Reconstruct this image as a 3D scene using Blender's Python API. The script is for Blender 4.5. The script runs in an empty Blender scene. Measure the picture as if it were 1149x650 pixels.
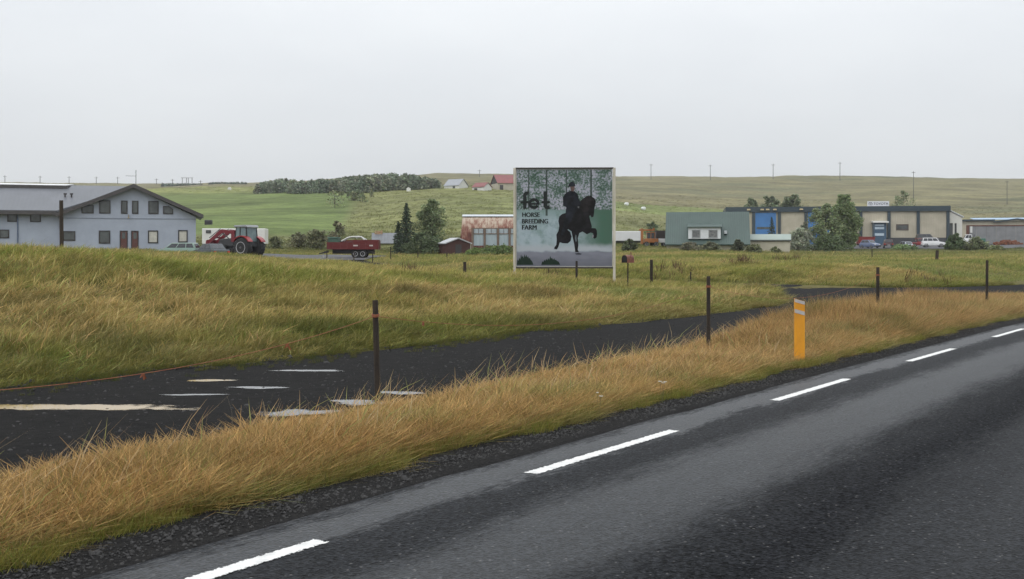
import bpy, bmesh, math, random
import numpy as np
from mathutils import Vector, Matrix, Euler
random.seed(7); rng = np.random.default_rng(11)
R = math.radians
S = bpy.context.scene
COL = S.collection

# ------------------------------------------------------------------ camera, sky, sun, exposure
F = 1250.0; HC = 1.7; CX = 574.5; HY = 285.0        # focal length in photo pixels, eye height, eye-level row
cam_d = bpy.data.cameras.new('camera'); cam = bpy.data.objects.new('camera', cam_d); COL.objects.link(cam)
cam.location = (0, 0, HC); cam.rotation_euler = (R(90), 0, 0)
cam_d.sensor_width = 36.0; cam_d.lens = 36.0 * F / 1149.0
cam_d.shift_y = -(325.0 - HY) / 1149.0
cam_d.clip_start = 0.05; cam_d.clip_end = 20000
S.camera = cam

SUN_EL, SUN_AZ = 55.0, 215.0
world = bpy.data.worlds.new('World'); S.world = world; world.use_nodes = True
nt = world.node_tree; nt.nodes.clear()
n_out = nt.nodes.new('ShaderNodeOutputWorld'); n_bg = nt.nodes.new('ShaderNodeBackground')
n_sky = nt.nodes.new('ShaderNodeTexSky'); n_sky.sky_type = 'NISHITA'; n_sky.sun_disc = False
n_sky.sun_elevation = R(SUN_EL); n_sky.sun_rotation = R(SUN_AZ); n_sky.air_density = 1.0; n_sky.dust_density = 3.0
n_tc = nt.nodes.new('ShaderNodeTexCoord'); n_map = nt.nodes.new('ShaderNodeMapping')
n_map.inputs['Scale'].default_value = (1.0, 1.0, 3.2)
n_ns = nt.nodes.new('ShaderNodeTexNoise'); n_ns.inputs['Scale'].default_value = 2.3; n_ns.inputs['Detail'].default_value = 5; n_ns.inputs['Roughness'].default_value = 0.5
n_rmp = nt.nodes.new('ShaderNodeValToRGB')
n_rmp.color_ramp.elements[0].position = 0.3; n_rmp.color_ramp.elements[0].color = (4.75, 4.92, 5.12, 1)
n_rmp.color_ramp.elements[1].position = 0.72; n_rmp.color_ramp.elements[1].color = (5.45, 5.6, 5.72, 1)
n_mx = nt.nodes.new('ShaderNodeMix'); n_mx.data_type = 'RGBA'; n_mx.inputs['Factor'].default_value = 0.94
L = nt.links.new
L(n_tc.outputs['Generated'], n_map.inputs['Vector']); L(n_map.outputs['Vector'], n_ns.inputs['Vector'])
L(n_ns.outputs['Fac'], n_rmp.inputs['Fac']); L(n_sky.outputs['Color'], n_mx.inputs['A']); L(n_rmp.outputs['Color'], n_mx.inputs['B'])
n_sep = nt.nodes.new('ShaderNodeSeparateXYZ'); L(n_tc.outputs['Generated'], n_sep.inputs['Vector'])
n_cl = nt.nodes.new('ShaderNodeClamp'); L(n_sep.outputs['Z'], n_cl.inputs['Value'])
n_ov = nt.nodes.new('ShaderNodeMath'); n_ov.operation = 'MULTIPLY_ADD'; n_ov.inputs[1].default_value = 2.0; n_ov.inputs[2].default_value = 1.0; L(n_cl.outputs['Result'], n_ov.inputs[0])   # CIE overcast sky
n_sc = nt.nodes.new('ShaderNodeVectorMath'); n_sc.operation = 'SCALE'; L(n_mx.outputs['Result'], n_sc.inputs[0]); L(n_ov.outputs[0], n_sc.inputs['Scale'])
L(n_sc.outputs['Vector'], n_bg.inputs['Color']); n_bg.inputs['Strength'].default_value = 0.1
L(n_bg.outputs['Background'], n_out.inputs['Surface'])

sun_d = bpy.data.lights.new('sun', 'SUN'); sun_d.energy = .7; sun_d.angle = R(50); sun_d.color = (1.0, 0.97, 0.93)
sun = bpy.data.objects.new('sun', sun_d); COL.objects.link(sun)
sun.rotation_euler = (R(90 - SUN_EL), 0, R(180 - SUN_AZ)); sun.location = (0, 0, 60)
S.view_settings.view_transform = 'Standard'; S.view_settings.look = 'None'
S.view_settings.gamma = 1.0; S.view_settings.use_curve_mapping = False
S.view_settings.exposure = 0.35
S.render.engine = 'CYCLES'
S.cycles.max_bounces = 5; S.cycles.diffuse_bounces = 2; S.cycles.glossy_bounces = 2; S.cycles.transmission_bounces = 3; S.cycles.volume_bounces = 0; S.cycles.transparent_max_bounces = 6; S.cycles.caustics_reflective = False; S.cycles.caustics_refractive = False

def PX(px, D): return (px - CX) / F * D                      # world x of a photo column at a depth
def PZ(py, D): return HC + (HY - py) / F * D                 # world z of a photo row at a depth

# ------------------------------------------------------------------ materials
MATS = {}
def srgb(r, g, b):
    f = lambda c: (c/255/12.92 if c/255 <= .04045 else ((c/255+.055)/1.055)**2.4)
    return (f(r), f(g), f(b))
def mat(name, c1, c2=None, rough=0.7, scale=3.0, bump=0.0, bscale=None, metallic=0.0, detail=4, spec=0.5, stretch=None, lo=0.35, hi=0.65):
    if name in MATS: return MATS[name]
    m = bpy.data.materials.new(name); m.use_nodes = True; MATS[name] = m
    t = m.node_tree; b = t.nodes['Principled BSDF']
    b.inputs['Roughness'].default_value = rough; b.inputs['Metallic'].default_value = metallic
    b.inputs['Specular IOR Level'].default_value = spec
    c2 = c2 or tuple(v*0.8 for v in c1)
    tc = t.nodes.new('ShaderNodeTexCoord'); mp = t.nodes.new('ShaderNodeMapping')
    if stretch: mp.inputs['Scale'].default_value = stretch
    n = t.nodes.new('ShaderNodeTexNoise'); n.inputs['Scale'].default_value = scale; n.inputs['Detail'].default_value = detail; n.inputs['Roughness'].default_value = .6
    r = t.nodes.new('ShaderNodeValToRGB'); r.color_ramp.elements[0].position = lo; r.color_ramp.elements[1].position = hi
    r.color_ramp.elements[0].color = (*c2, 1); r.color_ramp.elements[1].color = (*c1, 1)
    t.links.new(tc.outputs['Object'], mp.inputs['Vector']); t.links.new(mp.outputs['Vector'], n.inputs['Vector'])
    t.links.new(n.outputs['Fac'], r.inputs['Fac']); t.links.new(r.outputs['Color'], b.inputs['Base Color'])
    if bump:
        n2 = t.nodes.new('ShaderNodeTexNoise'); n2.inputs['Scale'].default_value = bscale or scale*4; n2.inputs['Detail'].default_value = 4
        bp = t.nodes.new('ShaderNodeBump'); bp.inputs['Strength'].default_value = bump; bp.inputs['Distance'].default_value = .02
        t.links.new(tc.outputs['Object'], n2.inputs['Vector']); t.links.new(n2.outputs['Fac'], bp.inputs['Height']); t.links.new(bp.outputs['Normal'], b.inputs['Normal'])
    return m
def corrugated(name, c1, c2, pitch, axis='X', rough=.5, lo=.4, hi=.6, nscale=.8, depth=.03):
    m = mat(name, c1, c2, rough=rough, scale=nscale, detail=6, lo=lo, hi=hi)
    t = m.node_tree; b = t.nodes['Principled BSDF']
    tc = t.nodes.new('ShaderNodeTexCoord'); w = t.nodes.new('ShaderNodeTexWave'); w.wave_type = 'BANDS'; w.bands_direction = axis
    w.inputs['Scale'].default_value = 1.0/pitch/3.18
    bp = t.nodes.new('ShaderNodeBump'); bp.inputs['Strength'].default_value = .8; bp.inputs['Distance'].default_value = depth
    t.links.new(tc.outputs['Object'], w.inputs['Vector']); t.links.new(w.outputs['Fac'], bp.inputs['Height']); t.links.new(bp.outputs['Normal'], b.inputs['Normal'])
    return m

# ------------------------------------------------------------------ mesh helpers
class MB:
    def __init__(s): s.v = []; s.f = []
    def add(s, vs, fs):
        o = len(s.v); s.v += [tuple(v) for v in vs]; s.f += [tuple(i+o for i in f) for f in fs]; return s
    def box(s, x0, x1, y0, y1, z0, z1):
        return s.add([(x0,y0,z0),(x1,y0,z0),(x1,y1,z0),(x0,y1,z0),(x0,y0,z1),(x1,y0,z1),(x1,y1,z1),(x0,y1,z1)],
                     [(0,3,2,1),(4,5,6,7),(0,1,5,4),(1,2,6,5),(2,3,7,6),(3,0,4,7)])
    def hexa(s, p8): return s.add(p8, [(0,3,2,1),(4,5,6,7),(0,1,5,4),(1,2,6,5),(2,3,7,6),(3,0,4,7)])
    def quad(s, a, b, c, d): return s.add([a,b,c,d], [(0,1,2,3)])
    def prism(s, poly, axis, a0, a1):
        # poly of 2-D points; axis 'x': poly in (y,z); 'y': poly in (x,z); 'z': (x,y)
        n = len(poly)
        def P(p, a): return (a,p[0],p[1]) if axis=='x' else ((p[0],a,p[1]) if axis=='y' else (p[0],p[1],a))
        vs = [P(p,a0) for p in poly] + [P(p,a1) for p in poly]
        fs = [tuple(range(n)), tuple(range(2*n-1, n-1, -1))] + [(i, i+n, (i+1)%n+n, (i+1)%n) for i in range(n)]
        return s.add(vs, fs)
    def tube(s, pts, r, n=6, cap=True):
        pts = [Vector(p) for p in pts]; rs = r if isinstance(r, (list,tuple)) else [r]*len(pts)
        vs = []; fs = []
        for i, p in enumerate(pts):
            d = (pts[min(i+1,len(pts)-1)] - pts[max(i-1,0)])
            d = d.normalized() if d.length > 1e-9 else Vector((0,0,1))
            a = Vector((0,0,1)) if abs(d.z) < .9 else Vector((1,0,0))
            e1 = d.cross(a).normalized(); e2 = d.cross(e1)
            vs += [p + (e1*math.cos(2*math.pi*k/n) + e2*math.sin(2*math.pi*k/n))*rs[i] for k in range(n)]
        for i in range(len(pts)-1):
            for k in range(n):
                a = i*n+k; b = i*n+(k+1)%n; fs.append((a, b, b+n, a+n))
        if cap: fs += [tuple(range(n-1,-1,-1)), tuple(range((len(pts)-1)*n, len(pts)*n))]
        return s.add(vs, fs)
    def lathe(s, prof, c, axis='y', n=20):
        # prof of (radius, along); closed surface of revolution round an axis through c
        vs = []; fs = []
        for r_, a in prof:
            for k in range(n):
                t = 2*math.pi*k/n; u, w = r_*math.cos(t), r_*math.sin(t)
                vs.append((c[0]+u, c[1]+a, c[2]+w) if axis=='y' else ((c[0]+a, c[1]+u, c[2]+w) if axis=='x' else (c[0]+u, c[1]+w, c[2]+a)))
        m = len(prof)
        for i in range(m-1):
            for k in range(n):
                a = i*n+k; b = i*n+(k+1)%n; fs.append((a, b, b+n, a+n))
        fs += [tuple(range(n-1,-1,-1)), tuple(range((m-1)*n, m*n))]
        return s.add(vs, fs)
    def build(s, name, material, parent=None, smooth=False, bevel=0):
        me = bpy.data.meshes.new(name); me.from_pydata(s.v, [], s.f); me.update()
        bm = bmesh.new(); bm.from_mesh(me); bmesh.ops.recalc_face_normals(bm, faces=bm.faces)
        if bevel: bmesh.ops.bevel(bm, geom=list(bm.edges), offset=bevel, segments=2, affect='EDGES', profile=.6)
        bm.to_mesh(me); bm.free()
        if smooth:
            for p in me.polygons: p.use_smooth = True
            me.set_sharp_from_angle(angle=R(40))
        me.materials.append(material)
        o = bpy.data.objects.new(name, me); COL.objects.link(o)
        if parent: o.parent = parent
        return o
def tag(o, label=None, cat=None, group=None, kind=None):
    if label: o['label'] = label
    if cat: o['category'] = cat
    if group: o['group'] = group
    if kind: o['kind'] = kind
    return o
def thing(name, label, cat, loc=(0,0,0), rz=0, group=None):
    o = bpy.data.objects.new(name, None); COL.objects.link(o); o.empty_display_size = .2
    o.location = loc; o.rotation_euler = (0,0,rz)
    return tag(o, label, cat, group)
def copy_tree(o, parent=None):
    c = o.copy(); COL.objects.link(c); c.parent = parent
    for ch in list(o.children): copy_tree(ch, c)
    return c
def smooth01(x): x = np.clip(x, 0, 1); return x*x*(3-2*x)

# ------------------------------------------------------------------ the lie of the land
A0 = np.array([.09, 8.64]); ANG = R(35.3)
UD = np.array([math.sin(ANG), math.cos(ANG)]); ND = np.array([-math.cos(ANG), math.sin(ANG)])
def curve(s): return np.interp(s, [-30,-8,-2.4,0,2.6,7.9,20,40,80,160,400], [-.5,-.32,-.15,-.02,.04,.15,.26,.1,-1.2,-7,-40])
def st(x, y):
    rx = x-A0[0]; ry = y-A0[1]
    s = rx*UD[0]+ry*UD[1]; t = rx*ND[0]+ry*ND[1]
    return s, t-curve(s)
def wxy(s, t):
    t = t+curve(s); return A0[0]+s*UD[0]+t*ND[0], A0[1]+s*UD[1]+t*ND[1]
def fedge(s): return 9.15 + .22*np.sin(s*.55) + .12*np.sin(s*1.9+1) + np.interp(s,[26,30,34,40,44,50,55,60],[0,.8,2.2,5,7,6,2,0])
def nedge(s): return np.interp(s,[-8,0,3,8,12],[3.2,3.35,3.6,4.0,4.2]) + .12*np.sin(s*1.3) + .08*np.sin(s*3.1)
# branch road that leaves the frontage road for the farmyard
BR = np.array([(23,50),(17.5,54.5),(12,57.8),(5,61),(-3,67),(-10,78),(-15,92),(-18,103),(-30,107),(-50,109)], float)
def seg_dist(x, y, pl):
    best = np.full(np.shape(x), 1e9)
    for (ax,ay),(bx,by) in zip(pl[:-1], pl[1:]):
        dx, dy = bx-ax, by-ay; q = np.clip(((x-ax)*dx+(y-ay)*dy)/(dx*dx+dy*dy), 0, 1)
        best = np.minimum(best, np.hypot(x-ax-q*dx, y-ay-q*dy))
    return best
TD = np.array([50,70,110,150,200,240,300,400,500,650,900,1500,4000.])
TAB = {
 -300:[280,281,281,279,270,264,255,240,230,218,206,204,240],
    0:[281,281,282,280,270,262,253,238,228,217,207,206,245],
  200:[288,286.5,285,278,260,253,243,228,213,211,208,207,245],
  300:[296,293,288,279,259,251,241,225,213,211,206,206,245],
  400:[300,296,290,282,263,254,240,217,212,206,201,201,245],
  500:[306,299,289.5,280,259,246,229,211,208,203,196,199,245],
  575:[310,300,289,280,262,249,231,211.5,208,203,196,199,245],
  690:[317,303,288,279,263,253,239,228,221,212,198.5,200,245],
  800:[318,301,287,280.5,278,275,258,238,228,215,199.5,201,245],
  900:[318,300,291,286,281,277,264,246,235,219,198.5,201,245],
 1000:[318,299,291,286,281,277,264,246,235,219,198.5,201,245],
 1149:[318,299,290,285,279.5,275,263,246,235,220,202,204,245],
 1450:[318,300,290,285,279,275,263,246,235,220,204,205,245]}
_pc = np.array(sorted(TAB)); _lg = np.linspace(math.log(40), math.log(4000), 160)
_fine_px = np.arange(-300, 1451, 10.)
_rows = np.array([np.interp(_lg, np.log(TD), TAB[p]) for p in _pc])
_T = np.array([[np.interp(q, _pc, _rows[:,j]) for j in range(len(_lg))] for q in _fine_px])
def _blur(a, k, ax):
    w = np.hanning(k+2)[1:-1]; w /= w.sum(); pad = [(0,0),(0,0)]; pad[ax] = (k//2, k//2)
    return np.apply_along_axis(lambda r_: np.convolve(r_, w, 'valid'), ax, np.pad(a, pad, mode='edge'))
_T = _blur(_blur(_T, 9, 0), 5, 1)
def table_z(x, y):
    D = np.clip(y, 40, 3990); u = np.clip(CX + F*x/np.maximum(y, 40), -300, 1449)
    i = (u+300)/10; j = (np.log(D)-_lg[0])/(_lg[1]-_lg[0])
    i0 = np.clip(i.astype(int), 0, len(_fine_px)-2); j0 = np.clip(j.astype(int), 0, len(_lg)-2); a = i-i0; b = j-j0
    py = (_T[i0,j0]*(1-a)+_T[i0+1,j0]*a)*(1-b) + (_T[i0,j0+1]*(1-a)+_T[i0+1,j0+1]*a)*b
    return HC + (HY-py)/F*np.clip(y, 40, 3990)
def wob(x, y, k, ph): return np.sin(x*k+ph)*np.cos(y*k*1.13+ph*1.7) + .6*np.sin(x*k*1.9-y*k*1.3+ph*2.1) + .4*np.cos(x*k*3.1+y*k*2.7+ph)
def ground_z(x, y, bumps=True):
    x = np.asarray(x, float); y = np.asarray(y, float)
    s, t = st(x, y)
    z = np.interp(t, [-60,-12,-9,-8.3,.55,.62,1.2,1.7,2.5,3.2,4.5,9.2], [-.6,-.4,-.12,-.06,-.06,-.05,-.11,-.08,-.12,-.125,-.12,-.12])
    crest = np.interp(s, [-30,0,6,11,16,24,30,36,44,60,90], [1.5,1.8,1.75,1.62,1.25,.88,.55,.40,.3,.25,.3])
    fe = fedge(s)+.05; mound = crest*smooth01((t-fe)/13.5)
    near = z + np.where(t > fe, mound, 0) + np.where(t > fe, .04*smooth01((t-fe)/1.0), 0)
    if bumps: near = near + np.where(t > fe+.8, np.minimum(1,(t-fe-.8)/4)*.07*wob(x, y, .55, 1.0), 0) + np.where(t > fe+.8, np.minimum(1,(t-fe-.8)/4)*.03*wob(x, y, 1.7, .3), 0)
    far = table_z(x, y)
    if bumps: far = far + np.clip((y-170)/300, 0, 1)*(.9*wob(x,y,.021,2.0)*np.clip((y-170)/500,0,1) + .30*wob(x,y,.09,.5)) + .06*wob(x,y,.31,1.1)*np.clip((y-50)/30,0,1)
    w = smooth01((y-46)/26)*smooth01((t-fe-.8)/9)
    z = near*(1-w) + far*w
    # the bank on the far side of the branch road, and the branch road bed itself
    d = seg_dist(x, y, BR)
    bed = np.interp(y, [40,60,70,90,110], [-.08,.02,.28,.9,1.28])
    k = smooth01((d-3.2)/3.5)
    return np.where(t > fe, np.where(d < 8, bed*(1-k)+z*k, z), z)
def gz(x, y): return float(ground_z(np.array([x]), np.array([y]))[0])

# region colours (surface albedo of fields)
def ground_col(x, y):
    s, t = st(x, y); D = np.maximum(y, 1); u = CX + F*x/np.maximum(y, 5)
    c = np.zeros(np.shape(x)+(3,)); straw = np.array([.26,.19,.07]); olive = np.array([.15,.15,.045]); green = np.array([.135,.19,.04])
    tan = np.array([.148,.135,.07]); rough_ = np.array([.105,.11,.045]); lush = np.array([.102,.135,.042])
    c[:] = olive
    n1 = (wob(x,y,.13,.7)+2)/4; c = c*(1-n1[...,None]*.7) + straw*n1[...,None]*.7
    def put(mask, col): 
        nonlocal c; m = np.clip(mask,0,1)[...,None]; c = c*(1-m)+np.array(col)*m
    def band(v, a, b, soft): return smooth01((v-a)/soft+.5)*(1-smooth01((v-b)/soft+.5))
    c *= np.array([.55,.55,.6])      # thatch and soil, darkened also to paint in shade under the long grass
    far = smooth01((D-125)/15)
    put(far, rough_*1.15)
    put(band(D,188,470,14)*(1-smooth01((u-372-(D-200)*.10)/25)), lush)           # mown field
    put(band(D,300,470,30)*band(u,150,300,60)*.6, [.11,.135,.045])
    put(band(D,190,420,20)*smooth01((u-372-(D-200)*.10)/25)*(u<700), [.145,.15,.058])
    put(band(D,210,350,20)*band(u,480,640,40)*.5, [.15,.165,.065])
    put(smooth01((D-480)/60), tan*.95)
    put(band(D,470,620,20)*(u<300)*.6, [.17,.19,.06])
    put(far*band(u,600,3000,30)*smooth01((D-265)/10), tan)
    put(band(D,330,420,14)*band(u,600,835,35), [.145,.17,.06])
    put(band(D,160,330,16)*band(u,600,800,35)*.8, [.15,.155,.065])
    stn = smooth01((wob(x,y,.012,1.3)+.5*wob(x,y*2.2,.05,.2))/1.2)
    put(far*smooth01((D-430)/40)*band(u,650,3000,40)*stn*.75, [.088,.095,.052])
    verge = (t>1.1)&(t<nedge(s)); put(verge*1.0, [.16,.12,.04]); put(((t>.55)&(t<1.35))*1.0, [.03,.03,.03])
    c *= (1+.10*wob(x,y,.05,.4))[...,None].clip(.7,1.3)
    return c.clip(.01,.6)

# ground: one sheet, finer near the road, reaching the horizon
th = np.concatenate([np.arange(-180,-44,4.), np.arange(-44,-30,.5), np.arange(-30,30,.16), np.arange(30,44,.5), np.arange(44,180.1,4.)])
rr = np.concatenate([[0.6,1.5,2.5,3.5], np.exp(np.arange(math.log(4.2), math.log(4500), .0145))])
TH, RR = np.meshgrid(np.radians(th), rr); GX = RR*np.sin(TH); GY = RR*np.cos(TH)
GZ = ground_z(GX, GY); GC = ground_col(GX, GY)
nr, na = GX.shape
me = bpy.data.meshes.new('ground')
V = np.stack([GX,GY,GZ],-1).reshape(-1,3)
ii = np.arange(nr-1)[:,None]*na + np.arange(na-1)[None,:]
FQ = np.stack([ii, ii+1, ii+na+1, ii+na], -1).reshape(-1,4)
me.vertices.add(len(V)); me.vertices.foreach_set('co', V.astype(np.float32).ravel())
me.loops.add(FQ.size); me.loops.foreach_set('vertex_index', FQ.astype(np.int32).ravel())
me.polygons.add(len(FQ)); me.polygons.foreach_set('loop_start', np.arange(0,FQ.size,4,dtype=np.int32)); me.polygons.foreach_set('loop_total', np.full(len(FQ),4,np.int32))
me.update(calc_edges=True); me.validate()
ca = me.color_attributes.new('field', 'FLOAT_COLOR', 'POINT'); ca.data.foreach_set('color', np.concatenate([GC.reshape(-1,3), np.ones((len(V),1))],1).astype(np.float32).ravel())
me.polygons.foreach_set('use_smooth', np.ones(len(FQ), bool))
gm = bpy.data.materials.new('grassland'); gm.use_nodes = True; t_ = gm.node_tree; b_ = t_.nodes['Principled BSDF']
b_.inputs['Roughness'].default_value = .95; b_.inputs['Specular IOR Level'].default_value = .1
at_ = t_.nodes.new('ShaderNodeAttribute'); at_.attribute_name = 'field'; tc_ = t_.nodes.new('ShaderNodeTexCoord')
prev = at_.outputs['Color']
for sc_, lo_, hi_, stretch in ((.035,.72,1.3,(1,2.2,1)),(.35,.72,1.3,(1,1,1)),(3.0,.7,1.32,(1,1,1)),(.05,.72,1.22,(.3,2.6,1))):
    mp_ = t_.nodes.new('ShaderNodeMapping'); mp_.inputs['Scale'].default_value = stretch
    n_ = t_.nodes.new('ShaderNodeTexNoise'); n_.inputs['Scale'].default_value = sc_; n_.inputs['Detail'].default_value = 6; n_.inputs['Roughness'].default_value = .65
    m_ = t_.nodes.new('ShaderNodeMapRange'); m_.inputs['From Min'].default_value = .3; m_.inputs['From Max'].default_value = .7; m_.inputs['To Min'].default_value = lo_; m_.inputs['To Max'].default_value = hi_
    v_ = t_.nodes.new('ShaderNodeVectorMath'); v_.operation = 'SCALE'
    t_.links.new(tc_.outputs['Object'], mp_.inputs['Vector']); t_.links.new(mp_.outputs['Vector'], n_.inputs['Vector']); t_.links.new(n_.outputs['Fac'], m_.inputs['Value'])
    t_.links.new(prev, v_.inputs[0]); t_.links.new(m_.outputs['Result'], v_.inputs['Scale']); prev = v_.outputs['Vector']
t_.links.new(prev, b_.inputs['Base Color'])
nb_ = t_.nodes.new('ShaderNodeTexNoise'); nb_.inputs['Scale'].default_value = 1.2; nb_.inputs['Detail'].default_value = 8
bp_ = t_.nodes.new('ShaderNodeBump'); bp_.inputs['Strength'].default_value = .7; bp_.inputs['Distance'].default_value = .35
t_.links.new(tc_.outputs['Object'], nb_.inputs['Vector']); t_.links.new(nb_.outputs['Fac'], bp_.inputs['Height']); t_.links.new(bp_.outputs['Normal'], b_.inputs['Normal'])
me.materials.append(gm)
ground = bpy.data.objects.new('ground', me); COL.objects.link(ground); tag(ground, kind='structure')

# ------------------------------------------------------------------ roads
def strip(name, svals, tvals, zfun, material, kind='structure'):
    Sg, Tg = np.meshgrid(np.array(svals, float), np.array(tvals, float), indexing='ij'); X, Y = wxy(Sg, Tg); Z = zfun(Sg, Tg, X, Y)
    n, m = Sg.shape; vs = np.stack([X,Y,Z],-1).reshape(-1,3); fs = [(i*m+j, i*m+j+1, (i+1)*m+j+1, (i+1)*m+j) for i in range(n-1) for j in range(m-1)]
    me = bpy.data.meshes.new(name); me.from_pydata(vs.tolist(), [], fs)
    uv = me.uv_layers.new(name='st'); sl = Sg.ravel(); tl = Tg.ravel()
    for lp in me.loops: uv.data[lp.index].uv = (sl[lp.vertex_index], tl[lp.vertex_index])
    me.update(); bm = bmesh.new(); bm.from_mesh(me); bmesh.ops.recalc_face_normals(bm, faces=bm.faces); bm.to_mesh(me); bm.free()
    if me.polygons[0].normal.z < 0: me.flip_normals()
    me.materials.append(material); o = bpy.data.objects.new(name, me); COL.objects.link(o)
    if kind: o['kind'] = kind
    return o
# wet asphalt: wheel tracks worn smooth hold a film of water, the rest stays coarse
am = bpy.data.materials.new('wet_asphalt'); am.use_nodes = True; t_ = am.node_tree; b_ = t_.nodes['Principled BSDF']
uv_ = t_.nodes.new('ShaderNodeUVMap'); uv_.uv_map = 'st'
sx_ = t_.nodes.new('ShaderNodeSeparateXYZ'); t_.links.new(uv_.outputs['UV'], sx_.inputs['Vector'])
mw_ = t_.nodes.new('ShaderNodeMapping'); mw_.inputs['Scale'].default_value = (.35,1.6,1); t_.links.new(uv_.outputs['UV'], mw_.inputs['Vector'])
nw_ = t_.nodes.new('ShaderNodeTexNoise'); nw_.inputs['Scale'].default_value = 1.6; nw_.inputs['Detail'].default_value = 5; nw_.inputs['Roughness'].default_value = .7; t_.links.new(mw_.outputs['Vector'], nw_.inputs['Vector'])
ma_ = t_.nodes.new('ShaderNodeMath'); ma_.operation = 'MULTIPLY_ADD'; ma_.inputs[1].default_value = .7; t_.links.new(nw_.outputs['Fac'], ma_.inputs[0])
t_.links.new(sx_.outputs['Y'], ma_.inputs[2])      # t + .9*noise  (noise ~ .5 -> shift .45)
mr_ = t_.nodes.new('ShaderNodeMapRange'); mr_.inputs['From Min'].default_value = -9; mr_.inputs['From Max'].default_value = 2; t_.links.new(ma_.outputs[0], mr_.inputs['Value'])
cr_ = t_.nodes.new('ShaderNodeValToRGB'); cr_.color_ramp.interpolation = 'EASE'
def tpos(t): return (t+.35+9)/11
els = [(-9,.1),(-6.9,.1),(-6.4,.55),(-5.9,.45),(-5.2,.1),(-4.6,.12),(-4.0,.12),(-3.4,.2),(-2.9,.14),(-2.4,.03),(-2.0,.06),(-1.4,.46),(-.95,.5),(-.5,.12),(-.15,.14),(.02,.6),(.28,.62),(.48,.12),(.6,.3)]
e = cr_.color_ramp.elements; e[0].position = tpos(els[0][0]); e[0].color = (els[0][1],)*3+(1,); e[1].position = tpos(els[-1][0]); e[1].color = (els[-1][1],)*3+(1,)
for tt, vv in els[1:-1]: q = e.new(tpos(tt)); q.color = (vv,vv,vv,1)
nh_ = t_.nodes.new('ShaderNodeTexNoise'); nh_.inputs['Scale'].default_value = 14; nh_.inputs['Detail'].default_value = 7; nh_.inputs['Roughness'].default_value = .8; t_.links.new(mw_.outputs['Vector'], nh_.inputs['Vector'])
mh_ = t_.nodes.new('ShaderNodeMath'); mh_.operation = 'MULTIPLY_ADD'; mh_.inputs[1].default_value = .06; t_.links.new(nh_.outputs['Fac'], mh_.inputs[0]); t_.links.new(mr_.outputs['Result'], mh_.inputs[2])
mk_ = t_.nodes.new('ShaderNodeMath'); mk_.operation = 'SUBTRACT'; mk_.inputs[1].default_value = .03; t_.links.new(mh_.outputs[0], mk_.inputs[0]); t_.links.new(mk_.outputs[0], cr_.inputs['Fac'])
# fine aggregate
tco_ = t_.nodes.new('ShaderNodeTexCoord'); vo_ = t_.nodes.new('ShaderNodeTexVoronoi'); vo_.inputs['Scale'].default_value = 48; t_.links.new(tco_.outputs['Object'], vo_.inputs['Vector'])
nf_ = t_.nodes.new('ShaderNodeTexNoise'); nf_.inputs['Scale'].default_value = 28; nf_.inputs['Detail'].default_value = 6; nf_.inputs['Roughness'].default_value = .75; t_.links.new(tco_.outputs['Object'], nf_.inputs['Vector'])
ng_ = t_.nodes.new('ShaderNodeTexNoise'); ng_.inputs['Scale'].default_value = 2.2; ng_.inputs['Detail'].default_value = 5; t_.links.new(mw_.outputs['Vector'], ng_.inputs['Vector'])
rc_ = t_.nodes.new('ShaderNodeValToRGB'); rc_.color_ramp.elements[0].position = .38; rc_.color_ramp.elements[0].color = (.003,.0034,.004,1); rc_.color_ramp.elements[1].position = .75; rc_.color_ramp.elements[1].color = (.021,.022,.025,1)
t_.links.new(nf_.outputs['Fac'], rc_.inputs['Fac'])
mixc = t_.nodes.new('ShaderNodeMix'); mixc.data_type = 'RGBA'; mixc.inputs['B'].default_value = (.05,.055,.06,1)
mf_ = t_.nodes.new('ShaderNodeMath'); mf_.operation = 'MULTIPLY'; mf_.inputs[1].default_value = .42; t_.links.new(cr_.outputs['Color'], mf_.inputs[0])  # pale blue-grey mixed into the base colour adds painted wet sheen to tracks
wg_ = t_.nodes.new('ShaderNodeTexWhiteNoise'); t_.links.new(vo_.outputs['Position'], wg_.inputs['Vector'])
rg_ = t_.nodes.new('ShaderNodeMapRange'); rg_.inputs['To Min'].default_value = .25; rg_.inputs['To Max'].default_value = 2.1; t_.links.new(wg_.outputs['Value'], rg_.inputs['Value'])
vg_ = t_.nodes.new('ShaderNodeVectorMath'); vg_.operation = 'SCALE'; t_.links.new(rc_.outputs['Color'], vg_.inputs[0]); t_.links.new(rg_.outputs['Result'], vg_.inputs['Scale'])
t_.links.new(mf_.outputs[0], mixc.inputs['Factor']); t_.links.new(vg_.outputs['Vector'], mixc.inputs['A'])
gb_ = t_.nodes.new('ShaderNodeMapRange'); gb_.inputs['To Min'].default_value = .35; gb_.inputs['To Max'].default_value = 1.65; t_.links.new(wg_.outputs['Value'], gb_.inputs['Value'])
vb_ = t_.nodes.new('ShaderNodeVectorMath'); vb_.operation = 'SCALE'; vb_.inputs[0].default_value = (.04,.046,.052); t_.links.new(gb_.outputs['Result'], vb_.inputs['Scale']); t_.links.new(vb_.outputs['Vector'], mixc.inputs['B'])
sp_ = t_.nodes.new('ShaderNodeMath'); sp_.operation = 'LESS_THAN'; sp_.inputs[1].default_value = .09; t_.links.new(vo_.outputs['Distance'], sp_.inputs[0])
wn_ = t_.nodes.new('ShaderNodeTexWhiteNoise'); t_.links.new(vo_.outputs['Position'], wn_.inputs['Vector'])
sg_ = t_.nodes.new('ShaderNodeMath'); sg_.operation = 'GREATER_THAN'; sg_.inputs[1].default_value = .98; t_.links.new(wn_.outputs['Value'], sg_.inputs[0])
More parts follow.
